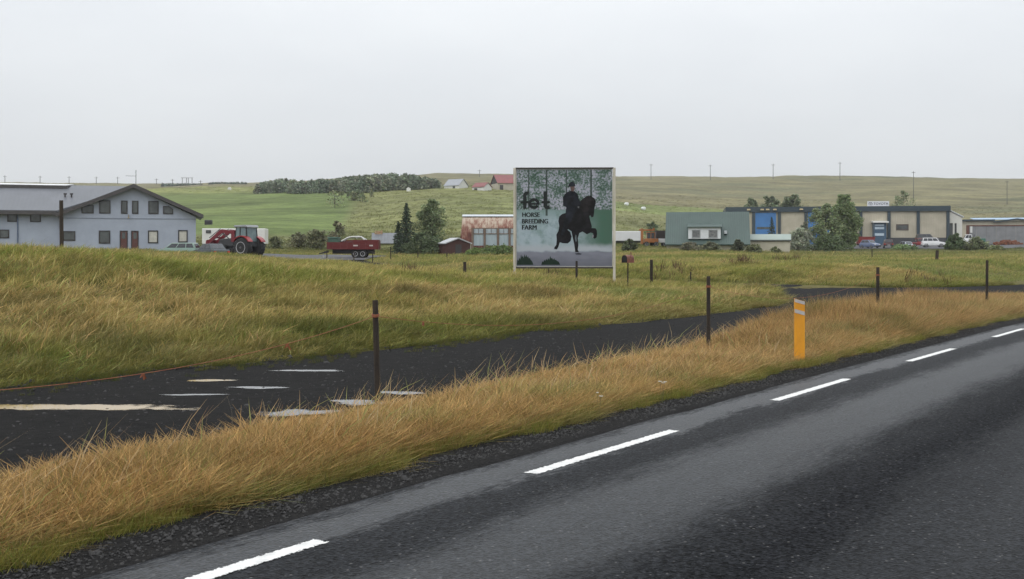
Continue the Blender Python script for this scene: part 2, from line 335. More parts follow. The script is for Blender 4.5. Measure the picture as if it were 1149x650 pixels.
sm_ = t_.nodes.new('ShaderNodeMath'); sm_.operation = 'MULTIPLY'; t_.links.new(sg_.outputs[0], sm_.inputs[0]); 
s2_ = t_.nodes.new('ShaderNodeMath'); s2_.operation = 'LESS_THAN'; s2_.inputs[1].default_value = .38; t_.links.new(vo_.outputs['Distance'], s2_.inputs[0]); t_.links.new(s2_.outputs[0], sm_.inputs[1])
mixs = t_.nodes.new('ShaderNodeMix'); mixs.data_type = 'RGBA'; mixs.inputs['B'].default_value = (.10,.098,.095,1); t_.links.new(sm_.outputs[0], mixs.inputs['Factor']); t_.links.new(mixc.outputs['Result'], mixs.inputs['A'])
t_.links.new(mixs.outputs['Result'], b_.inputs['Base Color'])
ro_ = t_.nodes.new('ShaderNodeMapRange'); ro_.inputs['To Min'].default_value = .62; ro_.inputs['To Max'].default_value = .33; t_.links.new(cr_.outputs['Color'], ro_.inputs['Value']); t_.links.new(ro_.outputs['Result'], b_.inputs['Roughness'])
ss_ = t_.nodes.new('ShaderNodeMapRange'); ss_.inputs['To Min'].default_value = .0; ss_.inputs['To Max'].default_value = .38; t_.links.new(cr_.outputs['Color'], ss_.inputs['Value']); t_.links.new(ss_.outputs['Result'], b_.inputs['Specular IOR Level'])
bs_ = t_.nodes.new('ShaderNodeMapRange'); bs_.inputs['To Min'].default_value = .9; bs_.inputs['To Max'].default_value = .5; t_.links.new(cr_.outputs['Color'], bs_.inputs['Value'])
bu_ = t_.nodes.new('ShaderNodeBump'); bu_.inputs['Distance'].default_value = .008; t_.links.new(bs_.outputs['Result'], bu_.inputs['Strength']); t_.links.new(vo_.outputs['Distance'], bu_.inputs['Height']); t_.links.new(bu_.outputs['Normal'], b_.inputs['Normal'])

sv = list(np.arange(-40,60,1.0)) + list(np.arange(60,401,10.))
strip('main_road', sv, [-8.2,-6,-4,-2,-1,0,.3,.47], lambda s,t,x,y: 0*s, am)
GRAV = mat('dark_gravel', (.026,.025,.024), (.006,.006,.0065), rough=.85, scale=34, bump=.9, bscale=60, spec=.03, detail=6, lo=.3, hi=.72)
sh = strip('gravel_shoulder', sv, [.42,.5,.9,1.25,1.7], lambda s,t,x,y: np.interp(t,[.42,.5,.9,1.25,1.7],[-.012,-.004,-.035,-.06,-.14])+.012*wob(x,y,4.0,.3), GRAV)
WHITE = mat('road_paint', (.62,.62,.60), (.42,.42,.41), rough=.5, scale=9, bump=.25, bscale=60, detail=6, lo=.25, hi=.5)
def worn(m):
    t = m.node_tree; b = t.nodes['Principled BSDF']; out = t.nodes['Material Output']; tc = t.nodes.new('ShaderNodeTexCoord')
    n = t.nodes.new('ShaderNodeTexNoise'); n.inputs['Scale'].default_value = 26; n.inputs['Detail'].default_value = 8; n.inputs['Roughness'].default_value = .75
    uv = t.nodes.new('ShaderNodeUVMap'); uv.uv_map = 'wear'; sp = t.nodes.new('ShaderNodeSeparateXYZ'); t.links.new(uv.outputs['UV'], sp.inputs['Vector'])
    def m_(op, a, b_):
        q = t.nodes.new('ShaderNodeMath'); q.operation = op
        for i, v in enumerate((a,b_)):
            if isinstance(v,(int,float)): q.inputs[i].default_value = v
            else: t.links.new(v, q.inputs[i])
        return q.outputs[0]
    e = m_('MINIMUM', m_('MULTIPLY', m_('SUBTRACT', .5, m_('ABSOLUTE', m_('SUBTRACT', sp.outputs['Y'], .5), 0.)), 1.6), m_('MULTIPLY', m_('SUBTRACT', .5, m_('ABSOLUTE', m_('SUBTRACT', sp.outputs['X'], .5), 0.)), 14.))
    v = m_('ADD', m_('MINIMUM', e, .34), m_('MULTIPLY', m_('SUBTRACT', n.outputs['Fac'], .5), 1.5)); keep = m_('GREATER_THAN', v, .13)
    t.links.new(tc.outputs['Object'], n.inputs['Vector']); tr = t.nodes.new('ShaderNodeBsdfTransparent'); mx = t.nodes.new('ShaderNodeMixShader')
    t.links.new(keep, mx.inputs['Fac']); t.links.new(tr.outputs['BSDF'], mx.inputs[1]); t.links.new(b.outputs['BSDF'], mx.inputs[2]); t.links.new(mx.outputs['Shader'], out.inputs['Surface'])
worn(WHITE)
# edge-line dashes: about 2.7 m long with equal gaps
def line_dash(s0, s1, t0, w, label, group):
    o = strip('road_dash', np.linspace(s0,s1,6), [t0-w/2,t0+w/2], lambda s,t,x,y: 0*s+.004, WHITE, None)
    wl = o.data.uv_layers.new(name='wear'); su = o.data.uv_layers['st']
    for a, b in zip(wl.data, su.data): a.uv = ((b.uv[0]-s0)/(s1-s0), (b.uv[1]-t0)/w+.5)
    return tag(o, label, 'road marking', group)
def s_of(px, py):
    D = F*HC/(py-HY); s, t = st(np.array([PX(px,D)]), np.array([D])); return float(s[0]), float(t[0])
def road_paint():
    spans = [((150,668),(362,607)), ((587,531),(757,483)), ((857,449),(947,425)), ((1004,405),(1063,391)), ((1103,378),(1147,369))]
    names = ['white edge line dash cut by the bottom of the frame', 'long white edge line dash in the middle of the road foreground', 'white edge line dash just right of the yellow marker post',
             'white edge line dash fourth from the near end', 'farthest white edge line dash at the right edge of the frame']
    for (a, b), nm in zip(spans, names):
        s0, t0 = s_of(*a); s1, t1 = s_of(*b); line_dash(s0, s1, -.04, .135, nm, 'edge line dashes')
    line_dash(-2.9, -.62, -3.86, .12, 'white centre line dash in the bottom right corner', 'centre line dashes')
road_paint()

# frontage gravel road and branch road
GRAVR = mat('wet_gravel_track', (.0125,.0118,.0112), (.0035,.0033,.0032), rough=.75, scale=7, bump=.6, bscale=45, spec=.04, detail=8, lo=.3, hi=.75)
def frontage():
    sv = np.arange(-22,110,.5); tv = np.linspace(0,1,9)
    Sg, Q = np.meshgrid(sv, tv, indexing='ij'); Tg = nedge(Sg) + (fedge(Sg)-nedge(Sg))*Q; X, Y = wxy(Sg, Tg); Z = -.055 - .03*(np.abs(Q-.5)*2)**6
    n, m = Sg.shape; mb = MB(); mb.v = [tuple(p) for p in np.stack([X,Y,Z],-1).reshape(-1,3)]; mb.f = [(i*m+j,i*m+j+1,(i+1)*m+j+1,(i+1)*m+j) for i in range(n-1) for j in range(m-1)]
    o = mb.build('frontage_road', GRAVR, smooth=True); tag(o, kind='structure')
frontage()
def along(pl, n):
    pl = np.array(pl, float); d = np.concatenate([[0], np.cumsum(np.hypot(*np.diff(pl,axis=0).T))]); q = np.linspace(0,d[-1],n)
    return np.interp(q,d,pl[:,0]), np.interp(q,d,pl[:,1])
def ribbon(name, pl, w, lift, material):
    x, y = along(pl, 90)
    for _ in range(6): x[1:-1] = (x[:-2]+2*x[1:-1]+x[2:])/4; y[1:-1] = (y[:-2]+2*y[1:-1]+y[2:])/4
    tx = np.gradient(x); ty = np.gradient(y); l = np.hypot(tx,ty); nx, ny = -ty/l, tx/l
    mb = MB(); q = np.linspace(-1,1,7)
    for i in range(len(x)):
        for k in q: 
            px_, py_ = x[i]+nx[i]*k*w/2, y[i]+ny[i]*k*w/2; mb.v.append((px_, py_, gz(x[i],y[i])+lift-.03*k**6))
    mb.f = [(i*7+j,i*7+j+1,(i+1)*7+j+1,(i+1)*7+j) for i in range(len(x)-1) for j in range(6)]
    return tag(mb.build(name, material, smooth=True), kind='structure')
ribbon('branch_road', BR, 7.6, .06, GRAVR)
def yard(name, x0, x1, y0, y1, lift, material, nx=24, ny=8):
    mb = MB(); xs = np.linspace(x0,x1,nx); ys = np.linspace(y0,y1,ny)
    for a in ys:
        for b in xs: mb.v.append((b, a, gz(b,a)+lift))
    mb.f = [(j*nx+i,j*nx+i+1,(j+1)*nx+i+1,(j+1)*nx+i) for j in range(ny-1) for i in range(nx-1)]
    return tag(mb.build(name, material, smooth=True), kind='structure')
GRY = mat('yard_gravel', (.06,.06,.063), (.03,.03,.033), rough=.75, scale=3, bump=.4, bscale=20)
yard('farm_yard', PX(60,110), PX(425,110), 99, 118, .10, GRY)
yard('workshop_yard', PX(930,215), PX(1300,215), 206, 262, .16, GRY, 50, 20)

# puddles
def puddles():
    def water(name, col, spec):
        m = bpy.data.materials.new(name); m.use_nodes = True; t = m.node_tree; b = t.nodes['Principled BSDF']; b.inputs['Base Color'].default_value = (*col,1); b.inputs['Roughness'].default_value = .04; b.inputs['IOR'].default_value = 1.33; b.inputs['Specular IOR Level'].default_value = spec
        tc = t.nodes.new('ShaderNodeTexCoord'); n = t.nodes.new('ShaderNodeTexNoise'); n.inputs['Scale'].default_value = 3.2; n.inputs['Detail'].default_value = 8; n.inputs['Roughness'].default_value = .68; t.links.new(tc.outputs['Object'], n.inputs['Vector'])
        at = t.nodes.new('ShaderNodeAttribute'); at.attribute_name = 'rim'; ad = t.nodes.new('ShaderNodeMath'); ad.operation = 'MULTIPLY_ADD'; ad.inputs[1].default_value = 1.3; t.links.new(n.outputs['Fac'], ad.inputs[0]); t.links.new(at.outputs['Fac'], ad.inputs[2])
        ss = t.nodes.new('ShaderNodeMapRange'); ss.inputs['From Min'].default_value = .84; ss.inputs['From Max'].default_value = 1.06; t.links.new(ad.outputs[0], ss.inputs['Value'])
        tr = t.nodes.new('ShaderNodeBsdfTransparent'); mx = t.nodes.new('ShaderNodeMixShader'); t.links.new(ss.outputs['Result'], mx.inputs['Fac']); t.links.new(tr.outputs['BSDF'], mx.inputs[1]); t.links.new(b.outputs['BSDF'], mx.inputs[2]); t.links.new(mx.outputs['Shader'], t.nodes['Material Output'].inputs['Surface']); return m
    mud = water('muddy_water', (.30,.21,.085), .28); clear = water('puddle_water', (.05,.05,.05), .7)
    for px, py, wpx, hpx, m in ((70,457,330,10,mud),(335,463,110,10,clear),(402,452,90,7.5,clear),(236,427,76,3.2,mud),(293,435,86,3.4,clear),(350,416,86,3.0,clear),(215,443,80,2.4,clear),(452,441,80,4.5,clear)):
        D = F*(HC+.05)/(py-HY); x = PX(px,D); rx = wpx/2/F*D; ry = hpx/2*D/(py-HY); n = 48; rings = 6; ph = random.random()*6
        vs = [(x,D,-.049)]; at = [1.0]; fs = []
        for q in range(1,rings+1):
            for k in range(n):
                a = 2*math.pi*k/n; w = (1+.16*math.sin(2*a+ph)+.10*math.sin(3*a+2*ph)+.08*math.sin(5*a-ph))*q/rings; vs.append((x+rx*w*math.cos(a), D+ry*w*math.sin(a), -.049)); at.append(1-q/rings)
        fs = [(0,1+k,1+(k+1)%n) for k in range(n)] + [(1+(q-1)*n+k, 1+(q-1)*n+(k+1)%n, 1+q*n+(k+1)%n, 1+q*n+k) for q in range(1,rings) for k in range(n)]
        mb = MB(); mb.v = vs; mb.f = fs; o = mb.build('puddle', m); tag(o, kind='structure')
        ra = o.data.attributes.new('rim','FLOAT','POINT'); ra.data.foreach_set('value', np.array(at,np.float32))
puddles()

# ------------------------------------------------------------------ grass and ground cover (uncountable: stuff)
def blade_material(name):
    m = bpy.data.materials.new(name); m.use_nodes = True; t = m.node_tree; b = t.nodes['Principled BSDF']
    b.inputs['Roughness'].default_value = .75; b.inputs['Specular IOR Level'].default_value = .2
    a1 = t.nodes.new('ShaderNodeAttribute'); a1.attribute_name = 'blade'
    a2 = t.nodes.new('ShaderNodeAttribute'); a2.attribute_type = 'INSTANCER'; a2.attribute_name = 'tint'
    mu = t.nodes.new('ShaderNodeVectorMath'); mu.operation = 'MULTIPLY'
    t.links.new(a1.outputs['Color'], mu.inputs[0]); t.links.new(a2.outputs['Color'], mu.inputs[1])
    t.links.new(mu.outputs['Vector'], b.inputs['Base Color'])
    tr = t.nodes.new('ShaderNodeBsdfTranslucent'); t.links.new(mu.outputs['Vector'], tr.inputs['Color'])
    mx = t.nodes.new('ShaderNodeMixShader'); mx.inputs['Fac'].default_value = .3
    out = t.nodes['Material Output']; t.links.new(b.outputs['BSDF'], mx.inputs[1]); t.links.new(tr.outputs['BSDF'], mx.inputs[2]); t.links.new(mx.outputs['Shader'], out.inputs['Surface'])
    return m
GRASS = blade_material('grass_blades')
def clump(name, n, h, spread, width, lean, curl, head=0.0, c_base=(.8,.9,.6), c_tip=(1,1,1), headcol=(1.1,1.0,.9), segs=3, jitter=.35, hw=2.2, greenf=.12, brownf=.10):
    vs = []; fs = []; cs = []
    for _ in range(n):
        a = random.uniform(0,2*math.pi); rr_ = spread*math.sqrt(random.random()); x, y = rr_*math.cos(a), rr_*math.sin(a)
        hh = h*random.uniform(1-jitter,1+jitter*.6); w = width*random.uniform(.7,1.3); yaw = random.uniform(0,math.pi)
        dx = lean*random.uniform(.3,1.4) + random.gauss(0,.18); dy = random.gauss(0,.2)
        wx, wy = math.cos(yaw)*w/2, math.sin(yaw)*w/2; br = random.uniform(.62,1.28); hue = random.uniform(-.08,.08); kind_ = random.random(); vc = (1,1,1) if kind_ > greenf+brownf else ((.62,.92,.62) if kind_ < greenf else (.50,.42,.40))
        o = len(vs); ishead = random.random() < head
        for k in range(segs+1):
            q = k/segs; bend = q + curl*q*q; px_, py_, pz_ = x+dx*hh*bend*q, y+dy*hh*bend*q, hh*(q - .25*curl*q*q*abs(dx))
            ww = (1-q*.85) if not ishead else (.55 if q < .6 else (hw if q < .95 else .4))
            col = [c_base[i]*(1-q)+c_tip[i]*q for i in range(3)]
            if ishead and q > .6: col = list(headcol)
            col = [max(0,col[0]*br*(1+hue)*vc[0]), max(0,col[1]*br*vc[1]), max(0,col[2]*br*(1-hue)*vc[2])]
            vs += [(px_-wx*ww, py_-wy*ww, pz_), (px_+wx*ww, py_+wy*ww, pz_)]; cs += [col, col]
            if k: fs.append((o+2*k-2, o+2*k-1, o+2*k+1, o+2*k))
    me = bpy.data.meshes.new(name); me.from_pydata(vs, [], fs)
    ca = me.color_attributes.new('blade','FLOAT_COLOR','POINT'); ca.data.foreach_set('color', np.concatenate([np.array(cs),np.ones((len(cs),1))],1).astype(np.float32).ravel())
    me.materials.append(GRASS); return bpy.data.objects.new(name, me)
def scatter(name, label, cat, pts, scale, tint, protos, yaw=None, tilt=.12):
    n = len(pts); col = bpy.data.collections.new(name+'_source')
    for p in protos: col.objects.link(p)
    me = bpy.data.meshes.new(name); me.vertices.add(n); me.vertices.foreach_set('co', np.asarray(pts, np.float32).ravel())
    if yaw is None: yaw = rng.uniform(-.7,.7,n)
    rot = np.stack([rng.normal(0,tilt,n), rng.normal(0,tilt,n), yaw],1)
    for nm, arr, ty, key in (('rot',rot,'FLOAT_VECTOR','vector'),('tint',np.concatenate([tint,np.ones((n,1))],1),'FLOAT_COLOR','color'),('size',scale,'FLOAT_VECTOR','vector')):
        at = me.attributes.new(nm, ty, 'POINT'); at.data.foreach_set(key, np.asarray(arr,np.float32).ravel())
    at = me.attributes.new('pick','INT','POINT'); at.data.foreach_set('value', rng.integers(0,len(protos),n).astype(np.int32))
    o = bpy.data.objects.new(name, me); COL.objects.link(o)
    ng = bpy.data.node_groups.new(name, 'GeometryNodeTree')
    ng.interface.new_socket('Geometry', in_out='INPUT', socket_type='NodeSocketGeometry'); ng.interface.new_socket('Geometry', in_out='OUTPUT', socket_type='NodeSocketGeometry')
    N = ng.nodes.new; gi = N('NodeGroupInput'); go = N('NodeGroupOutput'); ip = N('GeometryNodeInstanceOnPoints'); ci = N('GeometryNodeCollectionInfo')
    ci.inputs['Collection'].default_value = col; ci.inputs['Separate Children'].default_value = True; ci.inputs['Reset Children'].default_value = True
    def attr(nm, ty):
        q = N('GeometryNodeInputNamedAttribute'); q.data_type = ty; q.inputs['Name'].default_value = nm; return q.outputs['Attribute']
    er = N('FunctionNodeEulerToRotation'); lk = ng.links.new
    lk(attr('rot','FLOAT_VECTOR'), er.inputs[0]); lk(er.outputs[0], ip.inputs['Rotation']); lk(attr('size','FLOAT_VECTOR'), ip.inputs['Scale']); lk(attr('pick','INT'), ip.inputs['Instance Index'])
    ip.inputs['Pick Instance'].default_value = True
    lk(gi.outputs[0], ip.inputs['Points']); lk(ci.outputs[0], ip.inputs['Instance']); lk(ip.outputs[0], go.inputs[0])
    md = o.modifiers.new('scatter','NODES'); md.node_group = ng
    return tag(o, label, cat, kind='stuff')
def sc3(n, lo, hi, mul=1.0):
    h = rng.uniform(lo,hi,n)*mul; return np.stack([h*rng.uniform(.9,1.2,n), h*rng.uniform(.9,1.2,n), h],1)
def in_view(x, y, m=260): 
    u = CX+F*x/np.maximum(y,.1); return (y>.5)&(u>-m-60)&(u<1149+m)
def lerp_col(w, a, b): return np.array(a)*(1-w[:,None]) + np.array(b)*w[:,None]
def nz(x, y, k, ph): return np.clip((wob(x,y,k,ph)+1.6)/3.2, 0, 1)

ST, SM = (.43,.315,.142), (.335,.222,.088)          # straw, russet
GR, OL = (.17,.20,.045), (.22,.20,.055)
def grass():
    # ---- verge between the road and the frontage track: tall ripe golden grass
    gold = [clump('golden_grass', 72, .42, .18, .0029, .13, .8, head=.5, c_base=(.38,.44,.30), c_tip=(1.05,1.0,.95), headcol=(1.18,1.08,1.0)) for _ in range(5)]  # green blade bases darkened in colour for the shade deep in the grass
    n = 17000; s = rng.uniform(-14,75,n)
    s = np.concatenate([rng.uniform(-6,14,8000), rng.uniform(14,40,6500), rng.uniform(40,95,5500)]); n = len(s)
    t = 1.36+(nedge(s)+.12-1.36)*rng.random(n); t = t + .10*np.sin(s*1.7) + .06*np.sin(s*4.1)
    x, y = wxy(s,t); k = in_view(x,y); s,t,x,y = s[k],t[k],x[k],y[k]; n = len(s)
    z = ground_z(x,y)-.02
    hmul = np.interp(t,[1.3,1.6,2.1,3.0,3.9,4.4],[.28,.48,.72,.62,.36,.16])*(.70+.55*nz(x,y,.9,.3))*np.interp(t-nedge(s),[-.5,-.1,.25],[1,.7,.3])
    kf = np.interp(s,[11.5,17],[0,1])*np.interp(t,[1.5,2.4],[0,1]); hmul = hmul*(1-kf) + kf*np.interp(s,[20,26,34,45,70],[1.5,1.4,.8,.5,.4])*(.75+.5*nz(x,y,.9,.3))
    far = np.interp(y,[6,15,30,60],[1,1.05,1.25,1.5])
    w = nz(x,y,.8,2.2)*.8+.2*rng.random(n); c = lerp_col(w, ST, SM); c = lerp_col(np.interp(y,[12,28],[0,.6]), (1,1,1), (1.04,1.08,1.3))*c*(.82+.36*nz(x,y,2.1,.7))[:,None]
    g = np.clip(np.interp(t,[1.3,1.45,1.6],[.7,.35,0]) + np.clip(nz(x,y,1.6,.9)-.62,0,1)*1.5,0,1); c = lerp_col(g,(1,1,1),(.50,.82,.62))*c
    sc = np.stack([far*rng.uniform(.85,1.2,n), far*rng.uniform(.85,1.2,n), hmul*rng.uniform(.75,1.15,n)],1)
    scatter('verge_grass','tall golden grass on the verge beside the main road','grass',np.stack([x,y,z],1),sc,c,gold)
    # ---- taller loose stems standing out along the back of the verge
    loose = [clump('loose_stems', 5, .52, .16, .0032, .16, .7, head=.9, c_base=(.8,.85,.7), c_tip=(1.05,1,1), headcol=(1.25,1.15,1.1), hw=2.6) for _ in range(4)]
    s = np.concatenate([rng.uniform(-4,20,420), rng.uniform(20,80,520)]); n = len(s); t = 1.8+(nedge(s)-1.7)*rng.random(n); x,y = wxy(s,t)
    sc = sc3(n,.55,.95); sc[:,:2] *= np.interp(y,[6,30,60],[1,1.5,2])[:,None]
    scatter('loose_grass_stems','thin pale grass stems rising above the golden verge','grass',np.stack([x,y,ground_z(x,y)],1),sc,lerp_col(rng.random(n),(.42,.33,.19),(.33,.235,.11)),loose)
    # ---- short green fringe along the gravel shoulder
    short = [clump('short_grass', 40, .13, .13, .005, .12, .8, c_base=(.8,.8,.7), c_tip=(1.1,1.05,.9)) for _ in range(4)]
    s = np.concatenate([rng.uniform(-6,20,2000), rng.uniform(20,80,1200)]); n = len(s); t = 1.27+np.abs(rng.normal(0,.06,n)) + .09*np.sin(s*2.3)+.06*np.sin(s*5.7); x,y = wxy(s,t); sc = sc3(n,.5,1.2); sc[:,:2] *= np.interp(y,[6,30,60],[1,1.15,1.3])[:,None]
    scatter('fringe_grass','short green grass along the edge of the gravel shoulder','grass',np.stack([x,y,ground_z(x,y)],1),sc,lerp_col(rng.random(n),(.14,.165,.035),(.26,.22,.065)),short)
    # ---- bank beyond the frontage road: mixed green and straw, wind-combed
    mix = [clump('meadow_grass', 60, .34, .25, .0062, .24, .9, head=.25, c_base=(.42,.52,.36), c_tip=(1.15,1.06,.98), headcol=(1.15,1.05,1.05)) for _ in range(5)]  # blade bases also darkened, painting in shade at the foot of the tufts
    s = rng.uniform(-16,62,31000); t = 9.15 + rng.uniform(0,1,31000)**1.25*36; x,y = wxy(s,t); k = in_view(x,y)&(y<74)&(seg_dist(x,y,BR)>4.0)&(t>fedge(s)+.05)
    s,t,x,y = s[k],t[k],x[k],y[k]; n = len(s); z = ground_z(x,y)-.02
    w = smooth01(.95*nz(x,y,.30,1.2)+.45*nz(x,y,.9,.3)-.22); c = lerp_col(w, (.235,.265,.062), (.50,.405,.17))
    topg = np.clip((t-16)/8,0,1)*.42; c = c*(1-topg[:,None]) + np.array((.31,.33,.095))*topg[:,None]
    gp = np.clip(1-np.hypot((x-4.5)/5.5,(y-41)/4.5),0,1)**.6; c = c*(1-gp[:,None]) + np.array((.24,.275,.085))*gp[:,None]      # lusher patch below the billboard
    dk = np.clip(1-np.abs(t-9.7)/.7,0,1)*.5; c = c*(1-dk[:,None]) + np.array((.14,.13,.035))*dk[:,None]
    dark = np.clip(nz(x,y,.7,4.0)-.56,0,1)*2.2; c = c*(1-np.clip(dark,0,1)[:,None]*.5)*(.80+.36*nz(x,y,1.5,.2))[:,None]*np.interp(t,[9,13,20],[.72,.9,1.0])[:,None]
    far = np.interp(y,[12,30,60],[1,1.35,1.9]); h = np.interp(t,[9.1,9.6,11,30],[.32,.55,.9,1.0])*(.7+.5*nz(x,y,.6,.9))*(1-.5*gp)
    sc = np.stack([far*rng.uniform(.8,1.2,n), far*rng.uniform(.8,1.2,n), h*rng.uniform(.7,1.15,n)],1)
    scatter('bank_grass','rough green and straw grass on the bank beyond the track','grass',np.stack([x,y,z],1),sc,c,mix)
    # tufts of bleached stems on the bank, and those in front of the billboard
    pale = [clump('pale_stems', 26, .46, .2, .0048, .2, .6, head=.5, c_base=(.7,.78,.6), c_tip=(1.05,1,1), headcol=(1.2,1.1,1.05)) for _ in range(3)]
    s = rng.uniform(-10,60,2600); t = 10+rng.uniform(0,26,2600); x,y = wxy(s,t); k = in_view(x,y)&(y<72)&(seg_dist(x,y,BR)>5)&(t>fedge(s)+.5)&(nz(x,y,.42,2.6)>.5)
    x,y = x[k],y[k]; n = len(x); sc = sc3(n,.55,1.0); sc[:,:2] *= np.interp(y,[12,40],[1,1.6])[:,None]
    scatter('bleached_grass_tufts','bleached tufts of long grass leaning on the bank','grass',np.stack([x,y,ground_z(x,y)],1),sc,lerp_col(rng.random(n),(.42,.32,.165),(.36,.265,.11)),pale)
    # ---- rough field from the branch road to the farm and workshops
    coarse = [clump('field_grass', 34, .26, .62, .022, .3, .9, head=.06, c_base=(.75,.85,.7), c_tip=(1.08,1,.95), jitter=.6) for _ in range(5)]
    N = 60000; y = 58*(172/58)**rng.random(N); x = (rng.uniform(-90,1240,N)-CX)/F*y; s,t = st(x,y)
    k = (t>11)&(t>fedge(s)+.3)&(seg_dist(x,y,BR)>3.9)&~((y>98)&(y<119)&(x<PX(430,110)))
    x,y = x[k],y[k]; n = len(x); w = smooth01(.8*nz(x*.6,y*1.4,.13,.8)+.5*nz(x,y,.37,1.9)-.2); c = lerp_col(w,(.215,.245,.068),(.43,.35,.155))*rng.uniform(.75,1.2,n)[:,None]
    rg = np.clip(1-np.hypot((x-24)/24,(y-70)/6),0,1)**.5; c = c*(1-.75*rg[:,None]) + np.array((.175,.225,.07))*.75*rg[:,None]
    ph = np.clip((y-120)/30,0,1)*np.where(CX+F*x/y<590,1,.45); c = c*(1-.85*ph[:,None])+np.array((.105,.108,.048))*.85*ph[:,None]
    sc = sc3(n,.4,1.1); sc[:,2] *= .45+1.0*nz(x,y,.45,3.3)**1.5; sc[:,:2] *= np.interp(y,[58,170],[.9,1.7])[:,None]
    scatter('field_grass','rough pasture grass between the track and the farm buildings','grass',np.stack([x,y,ground_z(x,y)-.03],1),sc,c,coarse)
    # hillside tussocks
    N = 20000; y = 170*(560/170)**rng.random(N); x = (rng.uniform(-60,1210,N)-CX)/F*y; u = CX+F*x/y
    mown = (y>183)&(y<475)&(u<385+(y-200)*.10); k = ~mown & ~((u>925)&(y>204)&(y<300))
    x,y = x[k],y[k]; n = len(x); tus = [clump('tussock', 16, .5, .9, .10, .2, .8, c_base=(1,1,1), c_tip=(1.1,1.06,1.05)) for _ in range(4)]
    gc = ground_col(x,y)*rng.uniform(1.1,1.5,n)[:,None]
    scatter('hillside_tussocks','coarse tussocks over the distant hillside pasture','grass',np.stack([x,y,ground_z(x,y)-.05],1),sc3(n,.35,.85),gc,tus)
    # dock weeds: rusty seed spikes
    dock = [clump('dock_spikes', 9, .75, .16, .02, .1, .2, head=.9, c_base=(.9,.9,.8), c_tip=(1,1,1), headcol=(1,1,1), hw=2.0) for _ in range(3)]
    P = []
    for px, D, k in ((655,20,26),(930,23,22),(1010,29,14),(830,72,16),(760,66,14),(615,52,12),(540,62,12),(465,52,10),(450,70,8),(1030,62,8),(890,90,10)):
        for _ in range(k):
            q = D*random.uniform(.95,1.06); P.append((PX(px+random.gauss(0,16*20/D+8),q), q, random.uniform(.30,.5) if D < 35 else random.uniform(.7,1.15)))
    P = np.array(P); n = len(P); s_,t_2 = st(P[:,0],P[:,1]); k = ((t_2>1.5)&(t_2<3.6))|(t_2>9.6); P = P[k]; n = len(P)
    sc = np.stack([np.where(P[:,1]<35,.55,1.0),np.where(P[:,1]<35,.55,1.0),P[:,2]],1)
    scatter('dock_weeds','rusty brown dock stalks scattered through the grass','weeds',np.stack([P[:,0],P[:,1],ground_z(P[:,0],P[:,1])],1),sc,lerp_col(rng.random(n),(.10,.055,.03),(.14,.09,.05)),dock)
    # sparse green growth on the far edge of the track
    s = rng.uniform(-8,16,1500); t = fedge(s)-np.abs(rng.normal(0,.5,1500))-.02; k = nz(s,t*2,1.3,.4)>.42; s,t = s[k],t[k]; x,y = wxy(s,t); n = len(x)
    scatter('track_edge_grass','patchy low green growth at the edge of the track','grass',np.stack([x,y,0*x-.06],1),sc3(n,.25,.6),lerp_col(rng.random(n),(.08,.10,.022),(.14,.12,.035)),short)
    # longer grass round the feet of the billboard
    N = 420; px_ = np.concatenate([rng.uniform(566,648,300), rng.uniform(640,696,120)]); y = rng.uniform(47.6,49.6,N); x = (px_-CX)/F*y
    sc = sc3(N,.55,1.05); sc[:,:2] *= 1.5; sc[:,2] *= np.interp(px_,[566,590,640,696],[1.25,1.1,.8,.65])
    scatter('billboard_grass','longer grass hiding the feet of the billboard','grass',np.stack([x,y,ground_z(x,y)],1),sc,lerp_col(rng.random(N),(.22,.24,.075),(.42,.34,.15)),pale)
    # loose stones on the shoulder
    STN = mat('lava_stone',(.06,.058,.056),(.02,.02,.021),rough=.8,scale=20,spec=.2)
    stones = []
    for i in range(4):
        bm = bmesh.new(); bmesh.ops.create_icosphere(bm, subdivisions=1, radius=1)
        for v in bm.verts: v.co *= random.uniform(.7,1.2); v.co.z *= .65
        me = bpy.data.meshes.new('stone'); bm.to_mesh(me); bm.free(); me.materials.append(STN); stones.append(bpy.data.objects.new('stone',me))
    s = np.concatenate([rng.uniform(-6,8,9000), rng.uniform(8,40,7000)]); n = len(s); t = .45+rng.beta(1.8,1.5,n)*.95; x,y = wxy(s,t); r_ = rng.gamma(2.0,.0028,n)+.0025
    z = np.interp(t,[.42,.5,.9,1.25,1.7],[-.012,-.004,-.035,-.06,-.14])+.003
    scatter('shoulder_stones','loose dark stones along the gravel shoulder','gravel',np.stack([x,y,z],1),np.stack([r_,r_*rng.uniform(.7,1.2,n),r_],1),np.ones((n,3)),stones,yaw=rng.uniform(0,6.28,n),tilt=.5)
    s = np.concatenate([rng.uniform(-7,14,5200), rng.uniform(14,34,2600)]); n = len(s); q = rng.random(n); q = np.where(rng.random(n)<.5, rng.beta(.45,.45,n), q); t = nedge(s)-.05+(fedge(s)+.25-nedge(s))*q; x,y = wxy(s,t); r_ = rng.gamma(1.8,.005,n)+.003
    scatter('track_stones','loose dark stones over the gravel track','gravel',np.stack([x,y,0*x-.058],1),np.stack([r_,r_*rng.uniform(.7,1.2,n),r_*.8],1),np.ones((n,3)),[q_.copy() for q_ in stones],yaw=rng.uniform(0,6.28,n),tilt=.5)
grass()

